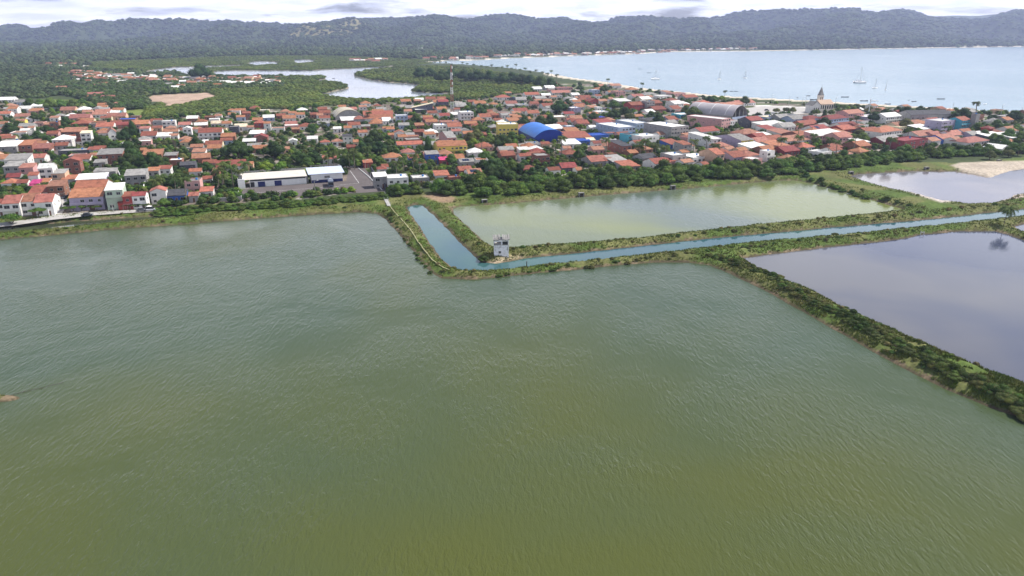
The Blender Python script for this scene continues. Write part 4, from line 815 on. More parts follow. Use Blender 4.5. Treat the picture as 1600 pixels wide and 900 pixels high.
def obj_at(p, yaw, name, label, cat, group=None):
    o = empty(name, (p.x, p.y, p.z), yaw); return tag(o, label, cat, group)
LM = []
def arch_hall(px, py, W, L, rise, wallh, yaw, name, label, rm, wm, open_=False, ribs=0):
    p = P(px, py, 1.45); o = obj_at(p, math.radians(yaw), name, label, 'sports hall'); FOOT.append((p+Vector((-math.sin(math.radians(yaw))*L/2, math.cos(math.radians(yaw))*L/2, 0)), L*.55))
    n = 20; R = (W*W/4+rise*rise)/(2*rise); th = math.asin(W/2/R); arc = [(R*math.sin(-th+2*th*i/n), wallh+rise-R+R*math.cos(-th+2*th*i/n)) for i in range(n+1)]
    m = MB(); prof = arc+[(x*1.0, z+.35) for x, z in arc][::-1]
    for i in range(n):
        a, b = arc[i], arc[i+1]
        m.poly([(a[0], -.6, a[1]), (b[0], -.6, b[1]), (b[0], L+.6, b[1]), (a[0], L+.6, a[1]), (a[0], -.6, a[1]+.3), (b[0], -.6, b[1]+.3), (b[0], L+.6, b[1]+.3), (a[0], L+.6, a[1]+.3)], rm, [(4, 5, 6, 7), (0, 3, 2, 1), (0, 1, 5, 4), (2, 3, 7, 6)])
    m.build('roof', o)
    m = MB(); hh = wallh-.02
    m.box(-W/2, -W/2+.3, 0, L, -1, hh, wm); m.box(W/2-.3, W/2, 0, L, -1, hh, wm)
    gab = [(-W/2, -1), (W/2, -1)]+[(x, z-.03) for x, z in arc][::-1]
    m.prism(gab, L-.3, L, wm)
    if not open_: m.prism(gab, 0, .3, wm)
    else:
        m.box(-W/2+.3, W/2-.3, .0, .25, -1, hh*.75, WALL['u'])
    m.build('wall', o)
    if ribs:
        for k in range(ribs):
            y0 = L*(k+.5)/ribs; m = MB()
            for i in range(n):
                a, b = arc[i], arc[i+1]; m.poly([(a[0], y0-.25, a[1]+.31), (b[0], y0-.25, b[1]+.31), (b[0], y0+.25, b[1]+.31), (a[0], y0+.25, a[1]+.31), (a[0], y0-.25, a[1]+.5), (b[0], y0-.25, b[1]+.5), (b[0], y0+.25, b[1]+.5), (a[0], y0+.25, a[1]+.5)], METAL_W, [(4, 5, 6, 7), (0, 1, 5, 4), (2, 3, 7, 6)])
            m.build('rib', o)
    if open_:
        for k in (-1, 0, 1):
            m = MB(); x = k*W*.27; m.box(x-.2, x+.2, .3, .7, -1, wallh+rise*.6, CONC); m.build('column', o)
    HOUSES.append((o, px, py, dict(label=label, name=name, fixed=True)))
BLUER = surf('gym_roof_blue', (.015,.15,.55), .2, .15, .45, .4); BLUEW = surf('gym_wall_blue', (.014,.05,.33), .2, .2, .5)
ARENAR = surf('arena_roof', (.42,.39,.40), .2, .1, .5, .4); RIBR = surf('hall_roof_cream', (.52,.46,.33), .25, .2, .7)
arch_hall(860, 222, 24, 44, 5.4, 3.2, 14, 'gymnasium', 'gymnasium with bright blue arched roof in the middle of town', BLUER, BLUEW)
arch_hall(1155, 188, 24, 46, 8.0, 4.5, 42, 'arena', 'grey arched sports arena open at its right end near the plaza', ARENAR, WALL['g'], True, 3)
arch_hall(546, 187, 24, 26, 6.0, 2.5, 22, 'ribbed_hall', 'cream ribbed arched hall at the edge of the mangroves', RIBR, WALL['g'], False, 4)
# monopitch hall
p = P(644, 176, 1.45); o = obj_at(p, math.radians(6), 'monopitch_hall', 'dark grey hall with pale roof sloping up to the right', 'hall'); FOOT.append((p+Vector((9, 6, 0)), 12))
m = MB(); m.prism([(0, -1), (20, -1), (20, 8.5), (0, 4.4)], 0, 11, surf('hall_slate', (.13,.135,.17), .25, .4)); m.build('wall', o)
m = MB(); m.prism([(-.4, 4.42), (20.5, 8.64), (20.5, 8.9), (-.4, 4.7)], -.5, 11.5, ROOF['c']); m.build('roof', o)
for x, z in ((14, 5.2), (17, 5.4), (2.5, 1.8), (6, 1.8)):
    q = link('window', WIN[1], o); q.location = (x, 0, z)
HOUSES.append((o, 655, 168, dict(label='x', name='monopitch_hall', fixed=True)))

# bus depot
A = P(391, 293, 1.45); B = P(536, 283, 1.45); dv = B-A; yaw = math.atan2(dv.y, dv.x); LL = dv.length
o = obj_at(A, yaw, 'bus_depot', 'long white and blue bus depot building behind the asphalt yard', 'depot building')
D1 = 11.0; x1 = LL*.60; x2 = LL*.655
for a in (0, .25, .5, .75, 1.0): FOOT.append((A+dv*a+Vector((0, 8, 0)), 9))
m = MB(); m.box(0, x1, .0, D1, -1, 3.9, WHITEP); m.box(x2, LL, 0, D1, -1, 4.5, WHITEP); m.build('wall', o)
m = MB(); m.prismx([(-1.0, 3.95), (D1+.6, 5.1), (D1+.6, 5.3), (-1.0, 4.15)], -4.5, x1+.4, surf('depot_roof_pale', (.60,.56,.50), .15, .3, .6)); m.build('roof', o)
m = MB(); m.prismx([(-1.2, 4.6), (D1+.8, 5.9), (D1+.8, 6.1), (-1.2, 4.8)], x2-1.5, LL+1.0, surf('depot_roof_blue', (.52,.58,.72), .12, .3, .5)); m.build('roof', o)
NAVY = surf('navy_paint', (.02,.03,.13), .15, .5, .5)
def panel(x0, x1_, z0, z1, mt, nm='panel', y=-.06):
    m = MB(); m.box(x0, x1_, y, -.003, z0, z1, mt); m.build(nm, o)
for i in range(6):
    a = x1*(.14+i*.145); panel(a, a+x1*.125, 0.0, 2.9 if i not in (0, 2) else 2.6, NAVY if i in (0, 2) else METAL_W, 'door' if i in (0, 2) else 'shutter')
panel(.3, x1-.3, 3.0, 3.75, G_DARK, 'window')
panel(x1*.01, x1*.08, 0.2, 2.6, G_DARK, 'door')
w2 = (LL-x2)/3
for i in range(3): panel(x2+w2*i+.3, x2+w2*(i+1)-.3, 1.6, 4.2, METAL_W, 'sign_panel')
panel(x2+.1, LL-.1, 0, 1.5, NAVY, 'plinth'); panel(x2+w2*1.25, x2+w2*1.75, 2.3, 3.4, CONC_D, 'sign', -.12)
m = MB(); m.box(x1+.4, x2-1.6, .5, 14, -1, 3.2, CONC_D); m.build('link_wall', o)
m = MB(); m.box(-5.5, -2.2, -1.5, 3, -1, 4.6, WHITEP); m.box(-4.8, -3.2, -.8, .8, 4.6, 6.4, CONC_D); m.build('gatehouse', o)
HOUSES.append((o, 462, 280, dict(label='x', name='bus_depot', fixed=True)))

# ------------------------------------------------------------------ roads, yard, plaza
def sheet(name, pts, mat, z, kind='structure', label=None, cat=None):
    bm = bmesh.new(); vs = [bm.verts.new(P(x, y, z)) for x, y in pts]; f = bm.faces.new(vs); f.normal_update()
    if f.normal.z < 0: f.normal_flip()
    bmesh.ops.triangulate(bm, faces=[f]); me = bpy.data.meshes.new(name); bm.to_mesh(me); bm.free(); me.materials.append(mat); return tag(link(name, me), label, cat, None, kind)
def strip(name, pts, w, mat, z, follow=False, kind='structure', thick=0.0, dens=2.0):
    A = [P(x, y, 1.4) for x, y in pts]; Q = []
    for i in range(len(A)-1):
        n = max(1, int((A[i+1]-A[i]).length/dens)); Q += [A[i].lerp(A[i+1], k/n) for k in range(n)]
    Q.append(A[-1]); V = []
    for i, q in enumerate(Q):
        d = (Q[min(i+1, len(Q)-1)]-Q[max(i-1, 0)]).normalized(); s = Vector((-d.y, d.x, 0))*w/2
        for sg in (-1, 0, 1):
            v = q+s*sg; v.z = z
            if follow: v.z = float(height(np.array([v.x]), np.array([v.y]))[0])+z
            V.append(v)
    if follow:
        for i in range(0, len(V), 3):
            zz_ = max(V[i].z, V[i+1].z, V[i+2].z); V[i].z = V[i+1].z = V[i+2].z = zz_
    F = []
    for i in range(len(Q)-1): F += [(3*i+1, 3*i+4, 3*i+3, 3*i), (3*i+2, 3*i+5, 3*i+4, 3*i+1)]
    me = npmesh(name, np.array([v[:] for v in V]), np.array(F)[:, ::-1], mat)
    if me.polygons[0].normal.z < 0: me.flip_normals()
    return tag(link(name, me), kind=kind)
sheet('yard_asphalt', [(378,312.5),(370,299),(391,293.4),(470,288),(541,283),(545,264),(556,261.5),(568,261.5),(598,291),(604,299),(560,301.5),(480,305.5),(430,309)], ASPH, 1.53)
sheet('depot_road', [(545,264),(556,261.5),(568,261.5),(640,255),(640,252.5),(566,257.5),(545,260)], ASPH, 1.526)
sheet('shore_street', [(-40,352),(20,346),(80,337),(150,331),(262,325),(262,328.5),(150,336),(80,343.5),(20,352.5),(-40,357)], PAVE, 1.53)
sheet('side_street', [(79,338),(96,335.5),(107,316),(114,300),(114,290),(104,290),(101,302),(94,314)], PAVE, 1.534)
sheet('upper_street', [(66,257),(80,255),(92,241),(132,227),(132,222),(85,232),(72,246)], ASPH, 1.53)
sheet('plaza_paving', [(1150,171),(1190,166),(1275,169),(1265,175),(1215,180),(1170,182)], PAVE, 1.53)
for pts, w in (([(547,267),(561,286.5),(530,289.5)], .16), ([(384,303),(455,297),(530,291.5)], .14)): strip('yard_marking', pts, w, WHITEP, 1.538)
def lowwall(pts, h, mat, label, name='boundary_wall', t=.25, z0=1.3):
    m = MB()
    A = [P(x, y, z0) for x, y in pts]
    for i in range(len(A)-1):
        d = (A[i+1]-A[i]); s = Vector((-d.y, d.x, 0)).normalized()*t/2; a, b = A[i], A[i+1]; e = Vector((0, 0, h+.15))
        m.poly([a-s, b-s, b+s, a+s, a-s+e, b-s+e, b+s+e, a+s+e], mat, [(4, 5, 6, 7), (0, 1, 5, 4), (1, 2, 6, 5), (2, 3, 7, 6), (3, 0, 4, 7), (0, 3, 2, 1)])
    return tag(m.build(name), label, 'wall')
lowwall([(560,264),(575,276),(597,298)], .5, WHITEP, 'low white kerb wall along the right side of the depot yard', 'kerb_wall')
lowwall([(335,316),(378,313.5)], 1.8, CONC, 'grey garden wall at the left front corner of the depot yard')
lowwall([(378,313),(371,301)], 1.8, WHITEP, 'white wall closing the left end of the depot yard')
lowwall([(364,276),(480,268)], 2.2, CONC, 'long grey boundary wall behind the cream depot roof')
lowwall([(485,266),(528,262)], 2.4, CONC_D, 'dark grey boundary wall behind the blue depot roof')
lowwall([(528,262),(553,261)], 1.8, WHITEP, 'short white wall at the top of the depot yard')
lowwall([(77,338),(92,313),(98,303)], 2.6, WHITEP, 'long bright white wall climbing the left side street')
lowwall([(225,300),(231,283),(227,272)], 2.6, WHITEP, 'tall bright white wall right of the grey concrete house')
lowwall([(186,273),(193,292)], 2.2, WHITEP, 'white yard wall closing the right end of the long white roof')
lowwall([(70,252),(88,232)], 1.6, WHITEP, 'white wall along the grey upper street at left')
lowwall([(1060,206),(1150,212),(1210,222)], 1.6, CONC, 'pale wall between the arena block and the red roofs')
lowwall([(1205,178),(1255,183),(1310,184)], 1.8, METAL_W, 'long white fence wall in front of the church plaza')
lowwall([(580,268),(590,283),(603,297)], 2.6, WALL['k'], 'dark wall beside the grass strip right of the depot yard')
lowwall([(660,291),(700,286)], 2.0, CONC, 'grey wall under the small white house above the shrubs')

# ------------------------------------------------------------------ pump house on the dike
p = P(783.5, 401, 1.0); o = obj_at(p, math.radians(3), 'pump_house', 'white two storey pump house with ruined top floor on the dike corner', 'pump house')
PWH = surf('pump_house_paint', (.78,.78,.80), .16, 1.2, dirt=(.5,.5,.48)); W2 = 2.55
m = MB(); m.box(-W2, W2, 0, 4.6, -1, 4.15, PWH); m.build('wall', o)
m = MB(); m.box(-W2-.08, W2+.08, -.08, 4.68, 4.153, 4.3, CONC); m.build('floor_slab', o)
m = MB(); m.box(-W2, W2, 4.4, 4.6, 4.303, 5.9, PWH); m.box(-W2, -W2+.2, .2, 4.4, 4.303, 5.9, PWH); m.box(W2-.2, W2, .2, 4.4, 4.303, 5.9, PWH)
m.box(-W2, -.1, 0, .2, 4.303, 4.9, CONC_D); m.box(-.1, .35, 0, .2, 4.303, 5.9, PWH); m.box(-W2, -W2+.25, 0, .2, 4.903, 5.9, PWH); m.box(W2-.25, W2, 0, .2, 4.303, 5.9, PWH); m.box(-W2+.25, -.1, 0, .2, 5.35, 5.9, PWH); m.box(.35, W2-.25, 0, .2, 5.5, 5.9, PWH); m.build('upper_wall', o)
m = MB(); m.box(.5, W2-.35, .21, .3, 4.35, 5.45, G_DARK); m.build('opening', o)
rr = random.Random(4)
for i in range(9):
    m = MB(); x = -W2-.35+i*.66; zt = 5.95+rr.uniform(0, .35); m.poly([(x, -.5, zt), (x+.6, -.5, zt+rr.uniform(-.15, .2)), (x+.6, 5.0, zt+.35), (x, 5.0, zt+.5), (x, -.5, zt+.12), (x+.6, -.5, zt+.3), (x+.6, 5.0, zt+.5), (x, 5.0, zt+.6)], CONC_D, [(0, 3, 2, 1), (4, 5, 6, 7), (0, 1, 5, 4), (1, 2, 6, 5), (2, 3, 7, 6), (3, 0, 4, 7)])
    if i in (4,): continue
    m.build('roof_sheet', o)
q = link('window', WIN[2], o); q.location = (-.55, 0, 1.2)
m = MB(); m.box(W2-.55, W2-.4, -.02, .02, 2.2, 3.6, G_DARK); m.build('crack', o)
m = MB(); x = -2.15                       # faded lettering strokes under the floor slab
for i in range(9):
    z = 3.45+rr.uniform(-.06, .06)
    for k in range(3):
        a = (x+rr.uniform(0, .22), z+rr.uniform(-.18, .2)); b = (x+rr.uniform(0, .22), z+rr.uniform(-.18, .2)); m.tube((a[0], -.012, a[1]), (b[0], -.012, b[1]), .03, n=4, mat=CONC_D)
    x += .34 if i != 2 else .55
m.build('graffiti', o)
m = MB(); m.box(-W2-.2, W2+.2, -.5, -.01, -1, -.1, CONC_D); m.build('plinth', o)
HOUSES.append((o, 783, 395, dict(label='x', name='pump_house', fixed=True)))

# footpath and footbridge
strip('footpath', [(607,320),(615,330),(628,344),(642,360),(652,376),(664,392),(676,406),(690,417),(702,422)], .42, PATHM, .22, follow=True, dens=1.2)
A = P(598, 302, 1.75); B = P(608, 322, 1.55); dv = B-A; o = obj_at(A, math.atan2(dv.y, dv.x), 'footbridge', 'narrow concrete footbridge from the grey houses to the dike path', 'footbridge'); L = dv.length
m = MB(); m.box(0, L, -.8, .8, -.2, 0, CONC); m.build('deck', o)
for i in range(5):
    m = MB(); x = L*(i+.5)/5; m.box(x-.15, x+.15, -.7, .7, -2.6, -.203, CONC_D); m.build('pier', o)
for s in (-1, 1):
    m = MB(); m.tube((0, s*.75, .9), (L, s*.75, .9), .04, mat=METAL_G)
    for i in range(9): m.tube((L*i/8, s*.75, 0), (L*i/8, s*.75, .9), .035, mat=METAL_G)
    m.build('railing', o)

# sluice gates, posts, canoe by the lilac pond
def sluice(px, py, label):
    p = P(px, py, .0); o = obj_at(p, .25, 'sluice_gate', label, 'sluice gate', 'sluice gates on the pond dikes')
    m = MB(); m.box(-1.3, -.9, -.8, .8, -1, 1.9, CONC_D); m.box(.9, 1.3, -.8, .8, -1, 1.9, CONC_D); m.box(-1.3, 1.3, -.8, .8, 1.903, 2.1, CONC_D); m.build('frame', o)
    m = MB(); m.box(-.9, .9, -.1, .1, -1, 1.6, DARKW); m.build('gate', o)
sluice(757, 318.5, 'dark sluice gate on the far bank at the left end of the green pond')
sluice(908, 307.5, 'dark sluice gate halfway along the far bank of the green pond')
sluice(1051, 296, 'small sluice gate on the far bank right of the middle of the green pond')
sluice(1329, 273.5, 'sluice gate at the left corner of the far lilac pond')
sluice(1447, 266.5, 'small dark sluice gate on the far bank of the far lilac pond')
sluice(1560, 255, 'dark sluice gate above the sandbar at far right')
p = P(823, 418, -.3); tag(empty('mooring_post', p), 'dark wooden post standing in the canal right of the pump house', 'post'); pm = MB(); pm.tube((0, 0, 0), (0, 0, 2.2), .16, .14, 8, DARKW); pm.build('post', bpy.data.objects['mooring_post'])
def canoe_mesh(L, w, h, mat, name='hull', n=10):
    V = []; F = []
    for i in range(n+1):
        t = i/n; ww = w/2*math.sin(math.pi*min(max(t, .03), .97))**.5; sh = h*(1+.5*(2*t-1)**2); x = (t-.5)*L
        V += [(x, -ww, sh), (x, -ww*.7, .05), (x, ww*.7, .05), (x, ww, sh), (x, ww*.85, sh*.98), (x, 0, .2), (x, -ww*.85, sh*.98)]
    for i in range(n):
        for k in range(7): a = i*7+k; b = i*7+(k+1) % 7; F.append((a, b, b+7, a+7))
    F += []; me = npmesh(name, np.array(V), np.array(F), mat); return me
HULLW = surf('hull_white', (.88,.88,.87), .1, .5, .35, .5); HULLD = surf('hull_dark', (.05,.05,.055), .3, .5, .5)
def rowboat(px, py, wpx, mat, label, group='small open boats at their moorings', yaw=0.0, cab=False, name='open_boat', cat='boat'):
    p = P(px, py, -.1); L = wpx*mpp(px, py, 0)
    o = obj_at(p, yaw, name, label, cat, group); link('hull', canoe_mesh(L, max(L*.2, 1.1), L*.075 if L > 8 else .6, mat), o)
    m = MB()
    for t in (-.2, .05, .28): m.box(L*t-.15, L*t+.15, -L*.07, L*.07, L*.05, L*.05+.06, DARKW)
    m.build('seat', o)
    if cab: m = MB(); m.box(-L*.22, L*.05, -L*.07, L*.07, L*.06, L*.06+1.6, METAL_W, .1); m.build('cabin', o)
rowboat(1454, 362.5, 26, HULLD, 'long dark canoe moored at the dike on the lilac pond', None, .28)
m = MB(); m.box(-.06, .06, -.06, .06, -.5, 1.6, METAL_W); m.box(1.2, 1.32, -.06, .06, -.5, 1.5, METAL_W); m.box(-.06, 1.32, -.08, .08, 1.0, 1.12, METAL_W); q = m.build('pond_gauge'); q.location = P(1438, 367, 0); tag(q, 'small white frame in the lilac pond left of the dark canoe', 'gauge')

def sailboat(px, py, wpx, mpx, label, cat_=False, yaw=0.0):
    s = mpp(px, py, 0); L = wpx*s; Hm = mpx*s; p = P(px, py, -.25); o = obj_at(p, yaw, 'sailing_catamaran' if cat_ else 'sailing_boat', label, 'sailing boat', 'sailing boats anchored in the bay')
    if cat_:
        for sg in (-1, 1): q = link('hull', canoe_mesh(L, L*.14, L*.13, HULLW), o); q.location.y = sg*L*.22
        m = MB(); m.box(-L*.42, L*.25, -L*.22, L*.22, L*.12, L*.17, HULLW); m.build('deck', o)
        m = MB(); m.box(-L*.28, L*.1, -L*.17, L*.17, L*.173, L*.28, HULLW, .5); m.build('cabin', o); m = MB(); m.box(-L*.25, L*.08, -L*.165, -L*.15, L*.16, L*.2, G_DARK); m.build('window', o)
    else:
        link('hull', canoe_mesh(L, L*.3, L*.12, HULLW), o); m = MB(); m.box(-L*.15, L*.2, -L*.08, L*.08, L*.1, L*.2, HULLW, L*.02); m.build('cabin', o)
    r = s*.3
    m = MB(); m.tube((L*.02, 0, .3), (L*.02, 0, Hm), r, r*.7, 6, METAL_G); m.build('mast', o)
    m = MB(); m.tube((L*.02, 0, L*.25), (-L*.38, 0, L*.27), r*1.3, r, 6, METAL_G); m.build('boom', o)
    m = MB(); m.tube((L*.03, 0, Hm*.97), (L*.49, 0, L*.1), r*.45, n=4, mat=METAL_G); m.tube((L*.01, 0, Hm*.97), (-L*.47, 0, L*.1), r*.45, n=4, mat=METAL_G); m.build('stays', o)
sailboat(1343, 130, 17, 24, 'largest white catamaran, anchored off the church', True, -.1)
sailboat(1367, 138.5, 10, 15, 'white sailing boat right of the largest catamaran, middle of the trio', yaw=.3)
sailboat(1383.5, 141, 8, 15, 'small white sailing boat, rightmost of the three off the church', yaw=1.0)
sailboat(1024, 124.5, 12, 15, 'white catamaran farthest left, beside the wake line', True, .2)
sailboat(1124, 124.5, 7, 13, 'white sailing boat, left of the two in the middle of the bay', yaw=.5)
sailboat(1164, 122.5, 7, 12, 'white sailing boat, right of the two in the middle of the bay', yaw=.2)
for a, b, c, mt, lab, yw in ((1272,156,13,HULLD,'long dark open boat beached just left of the church',0),(1263,150,6,HULLD,'tiny dark boat offshore above the left side of the church',0),(1320,152,12,HULLD,'dark open boat afloat just right of the church steeple',0),
  (1350,158,12,HULLD,'darkest long open boat left of its grey twin by the tall white pole',0),(1366,158,12,HULLW,'grey long open boat right of the tall white pole',0),(1387,163,10,HULLD,'open boat lying nearest the beach trees',.1),(1428,159,8,HULLD,'open boat off the dark round seafront trees',.1),
  (1420,157,4,HULLD,'tiny skiff left of the boat off the round seafront trees',.8),(1470,155,12,HULLD,'dark long open boat alone off the grey hotel',0),(1539,163,7,HULLW,'small white boat right of the tall lone palm',.3),(1143,143,5,HULLD,'small dark boat, left of a close pair off the arena',0),
  (1150,143,5,HULLD,'small dark boat, right of a close pair off the arena',0),(1014,114,6,HULLD,'tiny dark boat beyond the leftmost catamaran',0),(1246,153,4,HULLD,'tiny skiff left of the dark boats by the church',.6),(418,117,4,HULLD,'tiny dark boat in the left reach of the river',0),
  (521,123,4,HULLD,'small dark boat at the mouth of the mangrove inlet',.3),(510,148,4,HULLD,'small dark boat near the muddy bank of the river bend',.2),(1000,108,5,HULLD,'tiny boat far out in the left part of the bay',0)):
    rowboat(a, b, c, mt, lab, yaw=yw)

# ------------------------------------------------------------------ mast, poles
p = P(707, 181, 1.45); s = mpp(707, 181); Hm = 76*s; o = obj_at(p, .3, 'lattice_mast', 'tall red and white lattice mast rising behind the houses', 'mast')
RW = (surf('mast_red', (.42,.16,.13), .1, .5, .6), WHITEP)
for k in range(7):
    m = MB(); z0, z1 = Hm*k/7, Hm*(k+1)/7; r0, r1 = 1.5*(1-.75*k/7), 1.5*(1-.75*(k+1)/7); mt = RW[k % 2]
    c = [(1, 1), (-1, 1), (-1, -1), (1, -1)]
    for i in range(4):
        a, b = c[i], c[(i+1) % 4]; m.tube((a[0]*r0, a[1]*r0, z0), (a[0]*r1, a[1]*r1, z1), .13, n=4, mat=mt)
        for j in range(3):
            za, zb = z0+(z1-z0)*j/3, z0+(z1-z0)*(j+1)/3; ra, rb = r0+(r1-r0)*j/3, r0+(r1-r0)*(j+1)/3
            m.tube((a[0]*ra, a[1]*ra, za), (b[0]*rb, b[1]*rb, zb), .07, n=3, mat=mt); m.tube((b[0]*ra, b[1]*ra, za), (a[0]*rb, a[1]*rb, zb), .07, n=3, mat=mt)
    m.build('lattice_section', o)
for z in (.45, .62, .8, .93):
    m = MB(); m.tube((.6, -.9, Hm*z), (.6, -.9, Hm*z+2.2), .45, n=8, mat=WHITEP); m.build('antenna', o)
HOUSES.append((o, 707, 176, dict(label='x', name='lattice_mast', fixed=True)))
def pole(px, pyb, pyt, label, group=None, lamp=True, r=.14, arm=True, mat=None, name='street_lamp'):
    p = P(px, pyb, 1.4); H = (pyb-pyt)*mpp(px, pyb)*1.06; o = obj_at(p, .4, name, label, 'street lamp' if lamp else 'pole', group)
    m = MB(); m.tube((0, 0, 0), (0, 0, H), r, r*.7, 6, mat or CONC); m.build('post', o)
    if arm:
        m = MB(); m.box(-1.0, 1.0, -.06, .06, H-.6, H-.45, CONC_D) if not lamp else m.tube((0, 0, H-.1), (1.5, 0, H+.2), .06, n=5, mat=METAL_G); m.build('arm', o)
        if lamp: m = MB(); m.box(1.2, 2.0, -.15, .15, H+.12, H+.28, METAL_W); m.build('lamp_head', o)
pole(493, 306, 284, 'dark lamp post standing in the hedge in front of the depot', r=.22, mat=CONC_D)
pole(580, 288, 271, 'pale lamp post on the right edge of the depot yard')
pole(571, 264, 251, 'lamp post at the top right corner of the depot yard')
pole(97, 322, 303, 'utility pole beside the parked car on the left side street', lamp=False, name='utility_pole')
pole(98, 229, 210, 'utility pole beside the grey upper street at left', lamp=False, name='utility_pole')
pole(177, 331, 318, 'utility pole by the shore street below the pale green house', lamp=False, name='utility_pole')
pole(1357, 178, 156, 'tall white pole standing on the beach right of the church', lamp=False, arm=False, r=.45, mat=WHITEP, name='beach_pole')
for a, b, c, l in ((1205,163,149,'leftmost lamp pole on the plaza'),(1232,166,151,'lamp pole on the plaza, second from the left'),(1253,166,153,'lamp pole on the plaza, left of a close pair'),(1258,166,152,'lamp pole on the plaza, right of a close pair'),(1304,171,153,'lamp pole close to the right side of the church'),(1488,172,162,'thin pole between the hotel and the tall lone palm'),(1563,182,165,'thin pole in front of the beach at far right'),(1596,176,168,'thin pole at the right edge of the beach')):
    pole(a, b, c, l, 'poles along the beach front', r=.2, mat=METAL_G)

# ------------------------------------------------------------------ church
p = P(1280, 176, 1.45); o = obj_at(p, math.radians(14), 'church', 'cream church with dark spired steeple beside the beach', 'church'); s = mpp(1278, 176)
CRE = surf('church_plaster', (.72,.67,.58), .12, .5)
L = 24*s; Wd = 11; Hn = 7.6
m = MB(); m.prismx([(0, -1), (Wd, -1), (Wd, Hn), (Wd/2, Hn+3.6), (0, Hn)], 0, L, CRE); m.build('nave', o)
m = MB(); m.prismx([(-.5, Hn-.02), (Wd/2, Hn+3.75), (Wd+.5, Hn-.02), (Wd+.5, Hn+.25), (Wd/2, Hn+4.1), (-.5, Hn+.25)], -.2, L+.2, surf('church_roof', (.50,.36,.27), .2, .5)); m.build('roof', o)
for i in range(6):
    m = MB(); x = L*(i+.5)/6; pr = [(x-.7, 3.4), (x+.7, 3.4), (x+.7, 6.2), (x+.45, 6.8), (x, 7.1), (x-.45, 6.8), (x-.7, 6.2)]; m.prism(pr, -.12, -.003, G_DARK); m.build('arched_window', o)
tx = L*.62; ty = Wd+.6
m = MB(); m.box(tx-2.1, tx+2.1, ty, ty+4.2, -1, 14.5, CRE); m.box(tx-2.4, tx+2.4, ty-.3, ty+4.5, 14.503, 15.1, CRE); m.build('steeple_tower', o)
m = MB(); m.poly([(tx-2.1, ty, 15.12), (tx+2.1, ty, 15.12), (tx+2.1, ty+4.2, 15.12), (tx-2.1, ty+4.2, 15.12), (tx, ty+2.1, 23.5)], ROOF['g'], [(0, 1, 4), (1, 2, 4), (2, 3, 4), (3, 0, 4), (0, 3, 2, 1)]); sp = m.build('spire', o)
m = MB(); m.tube((tx, ty+2.1, 23.3), (tx, ty+2.1, 25), .12, n=5, mat=CONC_D); m.build('finial', o)
for k in (-1, 1):
    m = MB(); m.box(tx+k*1.0-.4, tx+k*1.0+.4, ty-.06, ty-.003, 11, 13.6, G_DARK); m.build('belfry_opening', o)
m = MB(); m.prism([(-9.5, -1), (-.2, -1), (-.2, 7), (-4.85, 10.4), (-9.5, 7)], -1.5, 9, WALL['w']); m.build('side_chapel', o)
m = MB(); m.prism([(-10, 6.9), (-4.85, 10.55), (.2, 6.9), (.2, 7.2), (-4.85, 10.9), (-10, 7.2)][::-1], -1.9, 9.4, ROOF['g']); m.build('side_chapel_roof', o)
for x in (-7.2, -4.85, -2.5):
    m = MB(); m.box(x-.5, x+.5, -1.56, -1.503, 2.2, 4.8, G_DARK); m.build('arched_window', o)
HOUSES.append((o, 1288, 170, dict(label='x', name='church', fixed=True))); FOOT.append((p+Vector((8, 6, 0)), 16))

# ------------------------------------------------------------------ vehicles
TYRE = surf('tyre', (.02,.02,.02), .2, 2, .8)
def vehicle(px, py, L, W, H, body, label, yaw, bus=False):
    p = P(px, py, 1.54); o = obj_at(p, yaw, 'city_bus' if bus else 'parked_car', label, 'bus' if bus else 'car', None if bus else 'parked cars')
    m = MB()
    if bus: m.prismx([(-L/2, .4), (L/2, .4), (L/2, H), (-L/2+.4, H), (-L/2, H-.5)], -W/2, W/2, body); m.build('body', o)
    else: m.prismx([(-L/2, .35), (L/2, .35), (L/2, .8), (L/2-.15, .95), (-L/2+.2, .95), (-L/2, .75)], -W/2, W/2, body); m.prismx([(-L/2+1.0, .953), (L/2-.4, .953), (L/2-.9, H), (-L/2+1.8, H)], -W/2+.1, W/2-.1, G_DARK); m.box(-W/2+.15, W/2-.15, -L/2+1.85, L/2-.95, H+.003, H+.05, body); m.build('body', o)
    if bus:
        for s in (-1, 1):
            m = MB(); x = s*W/2; m.box(min(x, x+s*.03), max(x, x+s*.03), -L/2+.8, L/2-.5, 1.4, 2.4, G_DARK); m.build('side_window', o)
        m = MB(); m.box(-W/2+.15, W/2-.15, -L/2-.03, -L/2-.003, 1.3, H-.6, G_DARK); m.build('windscreen', o)
        m = MB(); m.box(-W/4, W/4, -L*.1, L*.1, H+.003, H+.25, METAL_G); m.build('roof_unit', o)
    for x in (-1, 1):
        for y in (-.32, .32):
            r = .45 if bus else .32; m = MB(); m.tube((x*(W/2-.28), 0, 0), (x*(W/2+.02), 0, 0), r, n=14, mat=TYRE); w = m.build('wheel', o); w.location = (0, y*L, r)
    for x in (-.36, .36):
        m = MB(); m.box(x*W-.15, x*W+.15, -L/2-.025, -L/2-.003, .55, .72, WHITEP); m.build('headlight', o)
vehicle(517, 290, 9.5, 2.6, 3.2, surf('bus_slate', (.10,.12,.17), .15, .6, .35, .5), 'slate blue bus parked in the depot yard before the blue roof', math.radians(-14+30), True)
vehicle(103, 310, 4.3, 1.8, 1.5, surf('car_dark', (.05,.06,.08), .1, .5, .3, .5), 'dark car parked half way up the left side street', -.35)
vehicle(137, 338, 4.3, 1.8, 1.5, surf('car_slate', (.07,.08,.10), .1, .5, .3, .5), 'dark car under the street trees below the big tiled roofs', 1.8)
vehicle(236, 329, 4.8, 1.9, 1.9, HULLW, 'white van on the shore street at the end of the tree row', 1.75)
